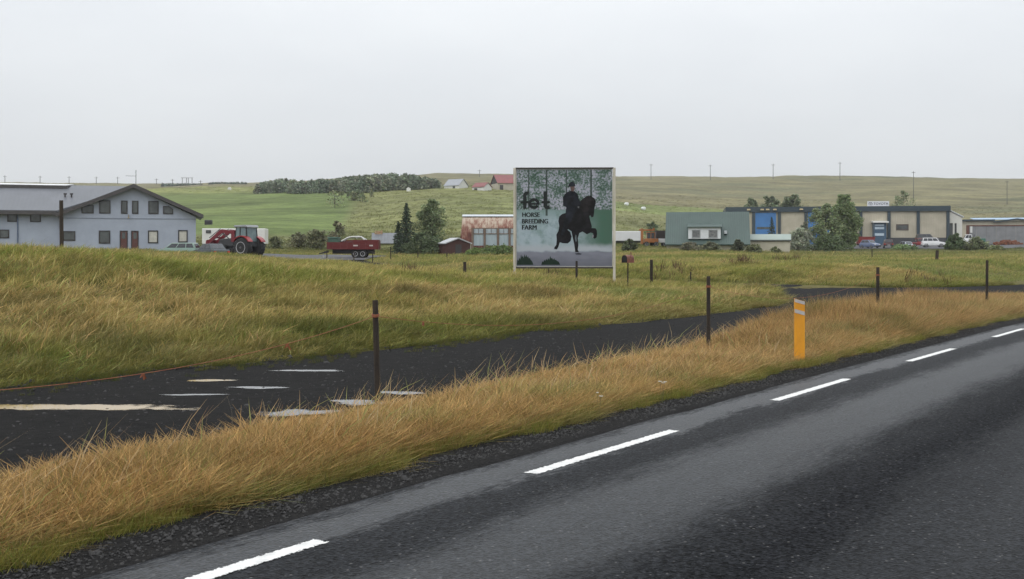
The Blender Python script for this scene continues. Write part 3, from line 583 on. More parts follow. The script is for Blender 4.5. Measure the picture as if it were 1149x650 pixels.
# ------------------------------------------------------------------ posts, cord, marker, billboard, mailbox
WOOD = mat('dark_post_wood', (.045,.030,.018), (.014,.010,.007), rough=.85, scale=9, bump=.6, bscale=30, stretch=(1,1,.15), detail=6)
CORDM = mat('orange_cord', (.26,.085,.035), (.18,.055,.025), rough=.7, scale=30)
def post(px, pytop, D, r, label, group, lean=(0,0), name='fence_post', h=None, wrap=True):
    x = PX(px, D); z0 = gz(x, D); top = PZ(pytop, D); h = h or (top-z0)
    o = thing(name, label, 'post', (x, D, z0), 0, group)
    mb = MB(); n = 6; k = [1.06,1.0,1.03,.97,1.0,.98,.96]
    mb.tube([(lean[0]*q/n*h, lean[1]*q/n*h, -.25+(h+.25)*q/n) for q in range(n+1)], [r*v for v in k], 9)
    mb.build('shaft', WOOD, o, smooth=True)
    if wrap:
        c = MB(); zz = h-.19
        for q in range(3): c.tube([((r+.006)*math.cos(a)+lean[0]*zz, (r+.006)*math.sin(a), zz+q*.012+.01*math.sin(a)) for a in np.linspace(0,2*math.pi,13)], .006, 5)
        c.build('cord_wrap', CORDM, o)
    return o, Vector((x+lean[0]*(h-.19), D, z0+h-.19))
p1, c1 = post(424.5, 337, 13.3, .036, 'nearest dark wooden fence post beside the puddles', 'roadside fence posts', (-.03,0))
p2, c2 = post(795, 310, 20.0, .036, 'dark wooden fence post left of the yellow marker post', 'roadside fence posts', (.0,0))
p3, c3 = post(985, 300, 26.6, .040, 'third roadside fence post, right of the yellow marker', 'roadside fence posts', (0,0))
p4, c4 = post(1107, 292, 32.5, .040, 'farthest roadside fence post near the right edge', 'roadside fence posts', (.01,0), wrap=False)
post(69.5, 225, 48, .085, 'tall brown pole standing behind the left bank before the house', None, (-.01,0), 'wooden_pole', wrap=False)
post(731, 291.5, 52, .075, 'dark post standing alone in the grass right of the mailbox', None, (0,0), wrap=False)
post(647, 293, 47, .05, 'thin post in front of the billboard bottom edge', None, (0,0), wrap=False)
post(521.5, 294, 50, .075, 'short dark stump post left of the billboard in grass', None, (0,0), wrap=False)
post(1051, 281, 95, .14, 'squat black post in the field below the white pickup', None, (.05,0), wrap=False)
post(978.5, 280, 110, .05, 'thin post in the field below the blue car', None, (0,0), wrap=False)
for px, top, D, lb in ((397,283,92,'thin wire fence post below the red trailer cab end'),(418,282,92,'thin wire fence post below the red trailer tail end'),(438.5,277,92,'thin wire fence post below the left foot of the spruce'),
                       (469,283,96,'thin wire fence post below the leafy farm tree'),(501.5,283,96,'thin wire fence post left of the brown shed front'),(366.5,281,92,'thin wire fence post just left of the red trailer')):
    post(px, top, D, .045, lb, 'wire fence posts by the farm', (random.uniform(-.04,.04),0), wrap=False)
post(775, 305, 55, .035, 'tiny short stake in grass left of second fence post', None, (0,0), wrap=False)

def cord(a, b, sag, label, flags=(), n=40):
    o = thing('slack_rope', label, 'rope', (0,0,0), 0, 'slack orange fence ropes'); P = []
    for i in range(n+1):
        q = i/n; p = a.lerp(b, q); p.z -= sag*4*q*(1-q); P.append(p)
    MB().tube(P, .0034, 5).build('strand', CORDM, o)
    for f in flags:
        p = P[int(f*n)]; mb = MB()
        for k in range(3): 
            d = Vector((random.uniform(-.04,.04), random.uniform(-.02,.02), -random.uniform(.03,.07))); e = Vector((.012,0,.004))
            mb.add([p-e, p+e, p+d+e*.6, p+d-e*.6], [(0,1,2,3)])
        mb.build('tassel', CORDM, o)
    return o
sN, tN = st(np.array([c1.x]), np.array([c1.y])); xp, yp = wxy(np.array([sN[0]-8.4]), np.array([tN[0]]))
cord(c1, Vector((float(xp[0]), float(yp[0]), c1.z)), .40, 'slack orange rope running left from the nearest fence post', (.18,.40))
cord(c1, c2, .34, 'slack orange rope sagging between the two nearest fence posts', (.12,))
cord(c2, c3, .36, 'slack orange rope sagging right of the second fence post')
# hidden near post that carries the cord out of frame
def near_post():
    x, y = float(xp[0]), float(yp[0]); o = thing('fence_post', 'fence post beyond the left edge of frame holding the cord', 'post', (x,y,gz(x,y)), 0, 'roadside fence posts')
    MB().tube([(0,0,-.25),(0,0,.5),(0,0,1.16)], [.038,.036,.035], 9).build('shaft', WOOD, o, smooth=True)
near_post()

def marker():
    D = 17.75; x = PX(897, D); z0 = gz(x, D)-.02; h = PZ(335, D)-z0; w = .165; o = thing('marker_post', 'yellow roadside marker post with two slanted grey reflective bands', 'marker post', (x,D,z0), R(-4))
    Y = mat('marker_yellow', (.70,.30,.012), (.50,.21,.015), rough=.5, scale=4, bump=.15, stretch=(1,1,.4), lo=.25, hi=.55); G = mat('reflector_grey', (.46,.44,.42), (.36,.34,.33), rough=.35, scale=20)
    def panel(mb, za, zb, off):    # slanted cut: left edge higher than right
        mb.prism([(-w/2, za), (w/2, za-.045 if za > .3 else za), (w/2, zb-.045), (-w/2, zb)], 'y', -.02-off, .02+off)
    a = MB(); a.prism([(-w/2,-.1),(w/2,-.1),(w/2,h-.05),(-w/2,h)], 'y', -.02, .02); a.build('shaft', Y, o, bevel=.006)
    for za, zb in ((h-.055,h-.004),(h-.225,h-.165)):
        b = MB(); b.prism([(-w/2+.003,za),(w/2-.003,za-.045),(w/2-.003,zb-.046),(-w/2+.003,zb)], 'y', -.024, .024); b.build('reflector_band', G, o)
marker()

from mathutils.geometry import tessellate_polygon
def text_mesh(txt, w, h, material, name, parent, loc, bold=0.0, rx=90, spacing=1.0):
    cu = bpy.data.curves.new(name, 'FONT'); cu.body = txt; cu.offset = bold; cu.space_character = spacing; ob = bpy.data.objects.new(name+'_tmp', cu); COL.objects.link(ob)
    dg = bpy.context.evaluated_depsgraph_get(); me = bpy.data.meshes.new_from_object(ob.evaluated_get(dg)); bpy.data.objects.remove(ob)
    co = np.array([v.co[:] for v in me.vertices]); lo, hi = co.min(0), co.max(0)
    for v in me.vertices:
        u = (v.co.x-lo[0])/(hi[0]-lo[0])*w; t = (v.co.y-lo[1])/(hi[1]-lo[1])*h; v.co = (u, 0, t)
    me.name = name; me.materials.clear(); me.materials.append(material); o = bpy.data.objects.new(name, me); COL.objects.link(o); o.parent = parent; o.location = loc; return o

def billboard():
    D = 50.0; x0, x1 = PX(578.5,D), PX(688,D); zt, zb = PZ(189.5,D), PZ(300.5,D); xc = (x0+x1)/2; zg = min(gz(x0,D), gz(x1,D))
    o = thing('billboard', 'large square billboard printed with a rider on a dark horse', 'billboard', (xc,D,zg), R(-2))
    W = x1-x0; H = zt-zb; b0 = zb-zg; FR = mat('weathered_white_timber', (.56,.53,.46), (.40,.37,.30), rough=.7, scale=6, bump=.3, stretch=(1,1,.2)); DK = mat('dark_steel_rail', (.035,.03,.026), rough=.6, scale=6)
    for sx in (-1,1):
        xx = sx*(W/2+.045); MB().box(xx-.055, xx+.055, -.08, .10, -.4, b0+H+.04).build('post', FR, o, bevel=.01)
    for z in (b0-.035, b0+H): MB().box(-W/2-.03, W/2+.03, -.055, .07, z, z+.055).build('rail', DK, o)
    MB().box(-W/2-.03, W/2-.03, .0, .05, b0+.02, b0+H).build('backing_panel', mat('backing_board', (.20,.17,.13), rough=.8), o)
    # printed sheet
    pw, ph = W-.10, H-.10; me = bpy.data.meshes.new('printed_sheet'); me.from_pydata([(-pw/2,-.012,b0+.07),(pw/2,-.012,b0+.07),(pw/2,-.012,b0+.07+ph),(-pw/2,-.012,b0+.07+ph)], [], [(0,1,2,3)])
    uv = me.uv_layers.new(name='UVMap'); 
    for i, q in enumerate(((0,0),(1,0),(1,1),(0,1))): uv.data[i].uv = q
    m = bpy.data.materials.new('printed_scene'); m.use_nodes = True; t = m.node_tree; b = t.nodes['Principled BSDF']; b.inputs['Roughness'].default_value = .5; b.inputs['Specular IOR Level'].default_value = .25
    lk = t.links.new; U = t.nodes.new('ShaderNodeUVMap'); sp = t.nodes.new('ShaderNodeSeparateXYZ'); lk(U.outputs['UV'], sp.inputs['Vector'])
    def noise(scale, detail=4, rough=.6, st=(1,1,1)):
        mp = t.nodes.new('ShaderNodeMapping'); mp.inputs['Scale'].default_value = st; n = t.nodes.new('ShaderNodeTexNoise'); n.inputs['Scale'].default_value = scale; n.inputs['Detail'].default_value = detail; n.inputs['Roughness'].default_value = rough; lk(U.outputs['UV'], mp.inputs['Vector']); lk(mp.outputs['Vector'], n.inputs['Vector']); return n.outputs['Fac']
    def ramp(fac, stops):
        r = t.nodes.new('ShaderNodeValToRGB'); e = r.color_ramp.elements; e[0].position, e[1].position = stops[0][0], stops[-1][0]; e[0].color = (*stops[0][1],1); e[1].color = (*stops[-1][1],1)
        for p, c in stops[1:-1]: q = e.new(p); q.color = (*c,1)
        lk(fac, r.inputs['Fac']); return r.outputs['Color']
    def mix(f, a, b2):
        x = t.nodes.new('ShaderNodeMix'); x.data_type = 'RGBA'
        for s_, v in (('Factor',f),('A',a),('B',b2)):
            if hasattr(v,'is_linked') or hasattr(v,'links'): lk(v, x.inputs[s_])
            else: x.inputs[s_].default_value = v if s_=='Factor' else (*v,1)
        return x.outputs['Result']
    def mth(op, a, b2=0.0):
        q = t.nodes.new('ShaderNodeMath'); q.operation = op
        for i, v in enumerate((a,b2)):
            if isinstance(v,(int,float)): q.inputs[i].default_value = v
            else: lk(v, q.inputs[i])
        return q.outputs[0]
    def edge(v, a, b2):
        q = t.nodes.new('ShaderNodeMapRange'); q.inputs['From Min'].default_value = a; q.inputs['From Max'].default_value = b2; q.interpolation_type = 'SMOOTHSTEP'; lk(v, q.inputs['Value']); return q.outputs['Result']
    u, v = sp.outputs['X'], sp.outputs['Y']; v2 = mth('ADD', v, mth('MULTIPLY', mth('SUBTRACT', noise(9), .5), .05))
    k = .80
    leaf = ramp(mth('ADD', mth('MULTIPLY',noise(46,3,.7),.62), mth('MULTIPLY',noise(7,3),.42)), ((.40,tuple(c*k for c in srgb(58,80,70))),(.50,tuple(c*k for c in srgb(92,116,104))),(.56,tuple(c*k for c in srgb(160,163,176))),(.66,tuple(c*k for c in srgb(186,186,200)))))
    field = mix(edge(u,.35,.75), tuple(c*k for c in srgb(124,150,146)), tuple(c*k for c in srgb(76,108,92)))
    mist = mth('MULTIPLY', mth('MULTIPLY', mth('SUBTRACT',1.0,edge(u,.50,.92)), mth('SUBTRACT',1.0,edge(v2,.42,.66))), edge(noise(5,4,.6,(1,.7,1)),.12,.6))
    field = mix(mist, field, tuple(c*k for c in srgb(170,186,196)))
    dapple = mth('MULTIPLY', edge(noise(13,5),.45,.75), .5); field = mix(dapple, field, tuple(c*k for c in srgb(72,112,96)))
    path = mix(noise(20,5,.6,(.3,1,1)), tuple(c*k for c in srgb(110,114,126)), tuple(c*k for c in srgb(150,152,166)))
    path = mix(mth('MULTIPLY',mth('SUBTRACT',1.0,edge(v2,.0,.16)),.5), path, tuple(c*k for c in srgb(84,88,98)))
    col = mix(edge(v2,.13,.20), path, field); col = mix(mth('MULTIPLY',edge(v2,.14,.165),mth('SUBTRACT',1.0,edge(v2,.18,.25))), col, tuple(c*k for c in srgb(176,184,192)))
    col = mix(edge(v2,.575,.59), col, leaf)
    lk(col, b.inputs['Base Color']); me.materials.append(m); sheet = bpy.data.objects.new('printed_sheet', me); COL.objects.link(sheet); sheet.parent = o
    MB().box(-pw/2-.02, pw/2+.02, -.010, -.001, b0+.05, b0+.09+ph).build('sheet_border', mat('white_border', (.62,.62,.60), rough=.5), o)
    def C(p, y): return (-pw/2+(p[0]-95)/540*pw, y, b0+.07+(595-p[1])/537*ph)
    def ink(name, pts, c, y, rough=.5):
        hi_ = 2.6 if name in ('printed_horse','printed_rider','printed_tail','printed_mane') else 1.0
        mm = mat('ink_'+name, tuple(v_*k*hi_ for v_ in c), tuple(v_*k*.6 for v_ in c), rough=rough, scale=2.6, spec=.2, lo=.42, hi=.72)
        P3 = [Vector(C(p, y)) for p in pts]; me = bpy.data.meshes.new(name); me.from_pydata([tuple(p) for p in P3], [], [tuple(f) for f in tessellate_polygon([P3])]); me.materials.append(mm)
        q = bpy.data.objects.new(name, me); COL.objects.link(q); q.parent = sheet
    for xx, w0, y1 in ((163,6,275),(264,9,315),(377,5,250),(516,9,215)): ink('printed_trunk', [(xx-w0/2,60),(xx+w0/2,60),(xx+w0/2+2,y1),(xx-w0/2-1,y1)], srgb(84,98,94), -.016)
    def tuft(x_, w_, top):
        pts = [(x_-w_/2,588)]; n = 11
        for i in range(n): f = i/(n-1); hgt = math.sin(f*math.pi)**.7*(top)*random.uniform(.75,1.1); pts.append((x_-w_/2+w_*f, 588-hgt)); pts.append((x_-w_/2+w_*(f+.5/n), 588-hgt*.72)) if i < n-1 else None
        ink('printed_tuft', pts+[(x_+w_/2,588)], srgb(34,56,44), -.016)
    tuft(140,100,62); tuft(285,112,46)
    DKH = srgb(20,19,22); HB = srgb(36,30,32)
    ink('printed_shadow', [(425,525),(445,520),(465,527),(455,532),(430,531)], srgb(78,80,90), -.015)
    ink('printed_tail', [(375,388),(397,404),(406,430),(400,456),(384,469),(358,468),(334,461),(345,440),(360,410)], srgb(22,20,24), -.016)
    ink('printed_horse', [(484,212),(498,203),(508,207),(515,202),(520,210),(535,218),(543,236),(540,256),(534,276),(533,300),(529,321),(519,325),(511,312),(506,318),(512,345),(520,372),(519,384),(541,385),(548,396),(550,418),(547,436),(536,443),(524,434),(529,414),(514,408),(492,418),(480,410),(468,403),(450,411),(441,440),(444,480),(440,504),(447,516),(427,518),(425,500),(420,470),(411,430),(405,402),(388,390),(372,398),(358,420),(346,440),(338,466),(330,490),(323,502),(308,500),(309,490),(319,478),(322,450),(320,420),(331,400),(336,372),(331,345),(336,320),(352,306),(380,298),(430,285),(444,262),(455,236),(470,220)], DKH, -.019)
    ink('printed_mane', [(484,212),(500,205),(520,210),(536,222),(532,246),(512,262),(498,290),(474,296),(452,270),(458,236),(470,220)], srgb(30,27,28), -.022)
    ink('printed_leg_gap', [(427,420),(433,424),(434,455),(430,462),(425,440)], srgb(120,132,138), -.022)
    ink('printed_hoof', [(522,424),(529,420),(531,428),(527,440),(521,436)], srgb(170,172,178), -.022)
    ink('printed_rider', [(402,177),(424,181),(440,195),(446,222),(456,236),(466,246),(452,262),(440,270),(434,288),(420,305),(408,335),(388,368),(372,400),(360,422),(346,426),(350,402),(362,362),(374,330),(372,296),(376,268),(358,258),(357,214),(368,195),(385,183)], srgb(24,27,34), -.022)
    ink('printed_face', [(397,152),(422,152),(424,168),(416,181),(403,178)], srgb(128,104,98), -.024)
    ink('printed_helmet', [(386,156),(391,139),(402,127),(414,126),(424,136),(428,151),(418,153),(400,154)], srgb(42,46,54), -.026)
    ink('printed_glove', [(440,262),(450,264),(448,274),(440,272)], srgb(130,132,134), -.026)
    TX = mat('ink_lettering', (.016,.020,.020), (.012,.015,.015), rough=.5, spec=.2); sc = pw/540
    for txt, xa, xb, yb, yt, bd in (('HORSE',126,224,321,297,.0),('BREEDING',125,271,358,333,.0),('FARM',125,206,392,367,.0)):
        p = C((xa,yb), -.024); [text_mesh(txt, (xb-xa)*sc, (yb-yt)/537*ph, TX, 'printed_lettering', sheet, (p[0]+dx, p[1]-dd, p[2]), 0) for dx, dd in ((0,0),(.010,.001),(.019,.002))]
    def stroke(pts, w, y):
        mb = MB(); P_ = [Vector((p[0],0,p[1])) for p in pts]; vs = []
        for i, p in enumerate(P_):
            d = (P_[min(i+1,len(P_)-1)]-P_[max(i-1,0)]).normalized(); n_ = Vector((-d.z,0,d.x))*w/2; vs += [C(((p+n_).x,(p+n_).z), y), C(((p-n_).x,(p-n_).z), y)]
        mb.add(vs, [(2*i,2*i+1,2*i+3,2*i+2) for i in range(len(P_)-1)]); mb.build('printed_lettering', TX, sheet)
    arc = lambda cx,cy,rx,ry,a0,a1,n=16: [(cx+rx*math.cos(R(a)), cy-ry*math.sin(R(a))) for a in np.linspace(a0,a1,n)]
    stroke(arc(158,203,17,14,75,180,8)+[(141,215),(141,276)], 19, -.024); stroke([(116,240),(163,240)], 13, -.027)      # f
    stroke(arc(193,247,24,22,0,330,24), 16, -.024); stroke([(170,249),(224,249)], 10, -.027)                               # e
    stroke([(257,180),(257,250)]+arc(270,256,13,13,180,275,8)+[(282,268)], 20, -.024); stroke([(236,240),(283,240)], 13, -.027)   # t
billboard()

def mailbox():
    D = 46; x = PX(704.5,D); zg = gz(x,D); o = thing('mailbox', 'rusty red arched mailbox with open front painted as a black plate on a thin post', 'mailbox', (x,D,zg), R(-40))
    zb = PZ(295,D)-zg; RED = mat('rusty_red_paint', (.20,.06,.035), (.11,.04,.025), rough=.6, scale=9); r = .145
    prof = [(-r,0),(r,0)]+[(r*math.cos(a), .17+r*1.05*math.sin(a)) for a in np.linspace(0,math.pi,9)]
    MB().prism([(p[0],p[1]+zb) for p in prof], 'y', -.25, .25).build('box', RED, o)
    MB().prism([(p[0]*.9,p[1]*.94+zb+.01) for p in prof], 'y', -.256, -.251).build('opening_plate', mat('painted_inside_shade',(.006,.006,.006),rough=.9), o)  # black plate painted for the shade inside; the box is solid
    MB().box(.148,.156,-.03,.03,zb+.2,zb+.45).build('flag', RED, o)
    MB().tube([(0,0,-.3),(0,0,zb)], .028, 7).build('post', WOOD, o)
mailbox()

# ------------------------------------------------------------------ buildings
WINF = mat('dark_window_frame', (.03,.027,.026), rough=.6); GLASS = mat('window_glass', (.10,.112,.108), (.045,.05,.05), rough=.12, scale=.6, spec=.6)
BLIND = mat('pale_blind', (.50,.49,.43), rough=.6); REDDOOR = mat('red_brown_door', (.105,.038,.03), rough=.5)
def window(parent, x0, x1, z0, z1, y, pane=GLASS, fw=.09, frame=WINF, bars=(), name='window', poly=None):
    f = MB(); P = poly or [(x0,z0),(x1,z0),(x1,z1),(x0,z1)]; cx = sum(p[0] for p in P)/len(P); cz = sum(p[1] for p in P)/len(P); n = len(P)
    hx = max(abs(p[0]-cx) for p in P); hz = max(abs(p[1]-cz) for p in P); I = [(cx+(p[0]-cx)*(1-fw/hx), cz+(p[1]-cz)*(1-fw/hz)) for p in P]
    for i in range(n):
        j = (i+1)%n; f.hexa([(P[i][0],y-.06,P[i][1]),(P[j][0],y-.06,P[j][1]),(P[j][0],y+.02,P[j][1]),(P[i][0],y+.02,P[i][1]),(I[i][0],y-.06,I[i][1]),(I[j][0],y-.06,I[j][1]),(I[j][0],y+.02,I[j][1]),(I[i][0],y+.02,I[i][1])])
    for b in bars: f.box(b-.03,b+.03,y-.05,y-.012,z0+fw*.9,z1-fw*.9)
    w = f.build(name, frame, parent); MB().prism(I, 'y', y-.018, y+.01).build('pane', pane, w); return w
def face_cam(X, D): return -math.atan2(X, D)

def farm_house():
    D = 130.; k = D/F; pxc = 146.; X = PX(pxc,D); zg = PZ(283,D); o = thing('farm_house', 'pale blue-grey two-storey farmhouse with cross gable and grey roof', 'house', (X,D,zg), face_cam(X,D)*.9)
    x = lambda px: (px-pxc)*k; z = lambda py: (283-py)*k
    WALL = mat('blue_grey_render', (.34,.38,.45), (.30,.335,.40), rough=.8, scale=.7, detail=6); ROOF = corrugated('grey_roof_sheet', (.115,.122,.138), (.10,.107,.12), .45, 'X', rough=.45, nscale=.3, depth=.02)
    TRIM = mat('dark_roof_edge', (.06,.055,.055), rough=.6); yw = .35
    xl, xr, zp, ze = x(72), x(217), z(207), z(240)
    ze_l = ze; xm = x(150)
    MB().prism([(xl,-.6),(xr,-.6),(xr,ze-.3),(xm,zp-.35),(xl,ze-.3)], 'y', 0, 13).build('wall', WALL, o)
    MB().box(x(-110), xl-.01, yw, 12, -.6, z(240)).build('wall', WALL, o)
    sl = (zp-ze)/(xr+.8-xm)
    r = MB(); ov = .85; th = .18
    for sg, xe in ((1, xr+ov),(-1, xl-.35)):
        r.hexa([(xm,-.7,zp-th),(xe,-.7,ze-th-.12),(xe,13.3,ze-th-.12),(xm,13.3,zp-th),(xm,-.7,zp),(xe,-.7,ze-.12),(xe,13.3,ze-.12),(xm,13.3,zp)])
    gr = r.build('gable_roof', ROOF, o)
    b = MB()
    for xe in (xr+ov, xl-.35):
        b.hexa([(xm,-.76,zp-.42),(xe,-.76,ze-.50),(xe,-.703,ze-.50),(xm,-.703,zp-.42),(xm,-.76,zp+.03),(xe,-.76,ze-.05),(xe,-.703,ze-.05),(xm,-.703,zp+.03)])
    b.build('barge_board', TRIM, gr)
    # wing roof, ridge along the front
    w = MB(); yr = 6.2; xw0, xw1 = x(-112), xm
    w.hexa([(xw0,yw-.7,z(239)),(xl-.2,yw-.7,z(239)),(xw1,yr,zp-.05),(xw0,yr,zp-.05),(xw0,yw-.7,z(239)+.18),(xl-.2,yw-.7,z(239)+.18),(xw1,yr,zp+.13),(xw0,yr,zp+.13)])
    w.hexa([(xw0,yr,zp-.05),(xw1,yr,zp-.05),(xw1,12.8,z(239)),(xw0,12.8,z(239)),(xw0,yr,zp+.13),(xw1,yr,zp+.13),(xw1,12.8,z(239)+.18),(xw0,12.8,z(239)+.18)])
    wr = w.build('wing_roof', ROOF, o)
    MB().box(xw0, xl-.22, yw-.86, yw-.702, z(242), z(238)).build('gutter', TRIM, wr)
    lant = MB(); lant.hexa([(xw0,yr-1.0,zp-.35),(x(76),yr-1.0,zp-.35),(x(84),yr+.9,zp-.05),(xw0,yr+.9,zp-.05),(xw0,yr-1.0,zp+.02),(x(76),yr-1.0,zp+.02),(x(84),yr+.9,zp+.22),(xw0,yr+.9,zp+.22)]); lant.build('roof_light_box', TRIM, wr)
    MB().hexa([(xw0,yr-.95,zp+.03),(x(75),yr-.95,zp+.03),(x(82),yr+.85,zp+.24),(xw0,yr+.85,zp+.24),(xw0,yr-.95,zp+.09),(x(75),yr-.95,zp+.09),(x(82),yr+.85,zp+.30),(xw0,yr+.85,zp+.30)]).build('roof_light_sheet', mat('translucent_white_sheet', (.82,.83,.84), rough=.25), wr)
    for px in (75.6, 82.3):
        yv = yw-.7+(6.9-yw)*.52; zv = z(239)+(zp-z(239))*.5; MB().tube([(x(px),yv,zv-.1),(x(px),yv,zv+.55)], .09, 8).tube([(x(px),yv,zv+.5),(x(px),yv,zv+.68)], .18, 8).build('roof_vent', TRIM, wr)
    MB().box(xl-.01, xr+.01, -.035, -.001, z(245.8), z(245)).build('belt_line', mat('belt_trim', (.20,.225,.27), rough=.7), o)  # belt line, a darker blue-grey strip across the gable
    # gable windows
    for a,b_,t,bt,tr in ((95,107.6,230.8,240,-1),(113.4,125.3,225.3,240,0),(136.4,143.3,225.3,240,0),(148,154.8,225.3,240,0),(165.4,176.5,225.3,240,0),(181.3,192.2,230.8,240,1)):
        poly = None
        if tr == -1: poly = [(x(a),z(bt)),(x(b_),z(bt)),(x(b_),z(t)),(x(a)+.5,z(t)),(x(a),z(t)-.35)]
        if tr == 1: poly = [(x(a),z(bt)),(x(b_),z(bt)),(x(b_),z(t)-.35),(x(b_)-.5,z(t)),(x(a),z(t))]
        window(o, x(a), x(b_), z(bt), z(t), 0, GLASS, .12, poly=poly)
    for a,b_,t,bt,pn in ((75.8,88.6,259.8,270.5,GLASS),(113,125,259,273.5,GLASS),(165,176,258.6,273,BLIND),(197.6,208,258,272,BLIND)): window(o, x(a), x(b_), z(bt), z(t), 0, pn, .13)
    for a,b_ in ((135,143.5),(147,155)):
        d = window(o, x(a), x(b_), z(281), z(259), 0, REDDOOR, .1, name='door'); MB().box(x(a)+.25, x(a)+.62, -.03, -.019, z(268), z(261)).build('door_glass', GLASS, d)
    for a,b_,t,bt in ((19,29,240.5,250),(42,53,241,250),(11,21,258.5,268),(-30,-18,241,250),(-32,-18,258.5,268)): window(o, x(a), x(b_), z(bt), z(t), yw, GLASS, .12)
    MB().tube([(x(29.5),yw-.08,z(241)),(x(29.5),yw-.08,0)], .07, 7).build('downpipe', mat('blue_pipe', (.10,.14,.22), rough=.5), o)
    MB().tube([(xm+.2,1.0,zp-.2),(xm+.2,1.0,zp+1.75)], .035, 5).tube([(xm-.95,1.0,zp+1.05),(xm+.25,1.0,zp+1.05)], .02, 5).build('aerial', TRIM, o)
    MB().tube([(x(144.5),-.02,z(241.5)),(x(144.5),-.35,z(241.3)),(x(144.5),-.4,z(243.5))], .05, 6).lathe([(.02,0),(.14,-.18)], (x(144.5),-.4,z(243.5)), 'z', 10).build('wall_lamp', mat('brass_lamp', (.25,.18,.07), rough=.4), o)
farm_house()

def gable_building(name, label, cat, D, px0, px1, y_ridge, y_eave, y_base, depth, wallm, roofm, axis='x', rz=None, ov=.3, gable_m=None):
    """axis 'x': ridge runs across the view; 'y': gable faces the viewer. origin at the front base centre"""
    pc = (px0+px1)/2; X = PX(pc,D); k = D/F; zg = PZ(y_base,D); o = thing(name, label, cat, (X,D,zg), face_cam(X,D) if rz is None else rz)
    W = (px1-px0)*k; zr = (y_base-y_ridge)*k; ze = (y_base-y_eave)*k; th = .12
    if axis == 'x':
        MB().box(-W/2+ov,W/2-ov,ov,depth-ov,-.8,ze).build('wall', wallm, o)
        for s_ in (-1,1): xx = s_*(W/2-ov-.15); MB().prism([(ov,ze-.001),(depth-ov,ze-.001),(depth/2,zr-.05)], 'x', xx-.14, xx+.14).build('gable_wall', gable_m or wallm, o)
        r = MB()
        for (ya,yb) in ((0,depth/2),(depth,depth/2)): r.hexa([(-W/2,ya,ze-.05),(W/2,ya,ze-.05),(W/2,yb,zr),(-W/2,yb,zr),(-W/2,ya,ze-.05+th),(W/2,ya,ze-.05+th),(W/2,yb,zr+th),(-W/2,yb,zr+th)])
        rf = r.build('roof', roofm, o)
    else:
        MB().prism([(-W/2+ov,-.8),(W/2-ov,-.8),(W/2-ov,ze),(0,zr-.05),(-W/2+ov,ze)], 'y', ov, depth-ov).build('wall', wallm, o)
        r = MB()
        for xe in (-W/2, W/2): r.hexa([(xe,0,ze-.05),(0,0,zr),(0,depth,zr),(xe,depth,ze-.05),(xe,0,ze-.05+th),(0,0,zr+th),(0,depth,zr+th),(xe,depth,ze-.05+th)])
        rf = r.build('roof', roofm, o)
    return o, k, zr, ze, W, rf
REDROOF = corrugated('red_roof', (.19,.04,.036), (.15,.032,.03), .5, 'X', rough=.5); GREYROOF = corrugated('slate_roof', (.12,.128,.14), (.10,.107,.115), .5, 'X', rough=.5)
CREAM = mat('cream_wall', (.42,.39,.31), (.36,.335,.265), rough=.8, scale=.8); WHITEW = mat('white_wall', (.66,.66,.63), (.58,.58,.56), rough=.8, scale=.8)
TIMBER = mat('red_brown_timber', (.062,.022,.017), (.04,.015,.012), rough=.8, scale=4, stretch=(4,1,.4)); DARKW = mat('dark_gable_wall', (.05,.045,.045), rough=.8)

def shed():
    o,k,zr,ze,W,rf = gable_building('garden_shed', 'small dark red-brown shed with pale roof edge by the leafy tree', 'shed', 122, 498.5, 531, 268, 273.5, 286.5, 2.6, TIMBER, mat('pale_felt_roof', (.42,.43,.44), rough=.6), 'y', R(24), .12)
    MB().box(-.35,.35,.09,.119,0,ze-.1).build('door', DARKW, o); MB().box(W/2-.17,W/2-.10,.06,.118,-.4,ze).build('corner_board', CREAM, o)
shed()
def small_house():
    o,k,zr,ze,W,rf = gable_building('small_house', 'low house with slate-grey roof and brick chimney behind the spruce', 'house', 165, 417, 452, 262, 273.5, 280, 6, DARKW, GREYROOF, 'x')
    MB().box(-1.6,-1.0,2.6,3.2,zr-.3,zr+.42).box(-.95,-.72,2.6,3.2,zr-.3,zr+.5).box(-1.88,-1.65,2.6,3.2,zr-.3,zr+.45).build('chimney', mat('brick_chimney', (.30,.15,.09), (.42,.34,.2), rough=.9, scale=3), rf)
    window(o, -1.2, -.4, .2, .75, .3)
small_house()

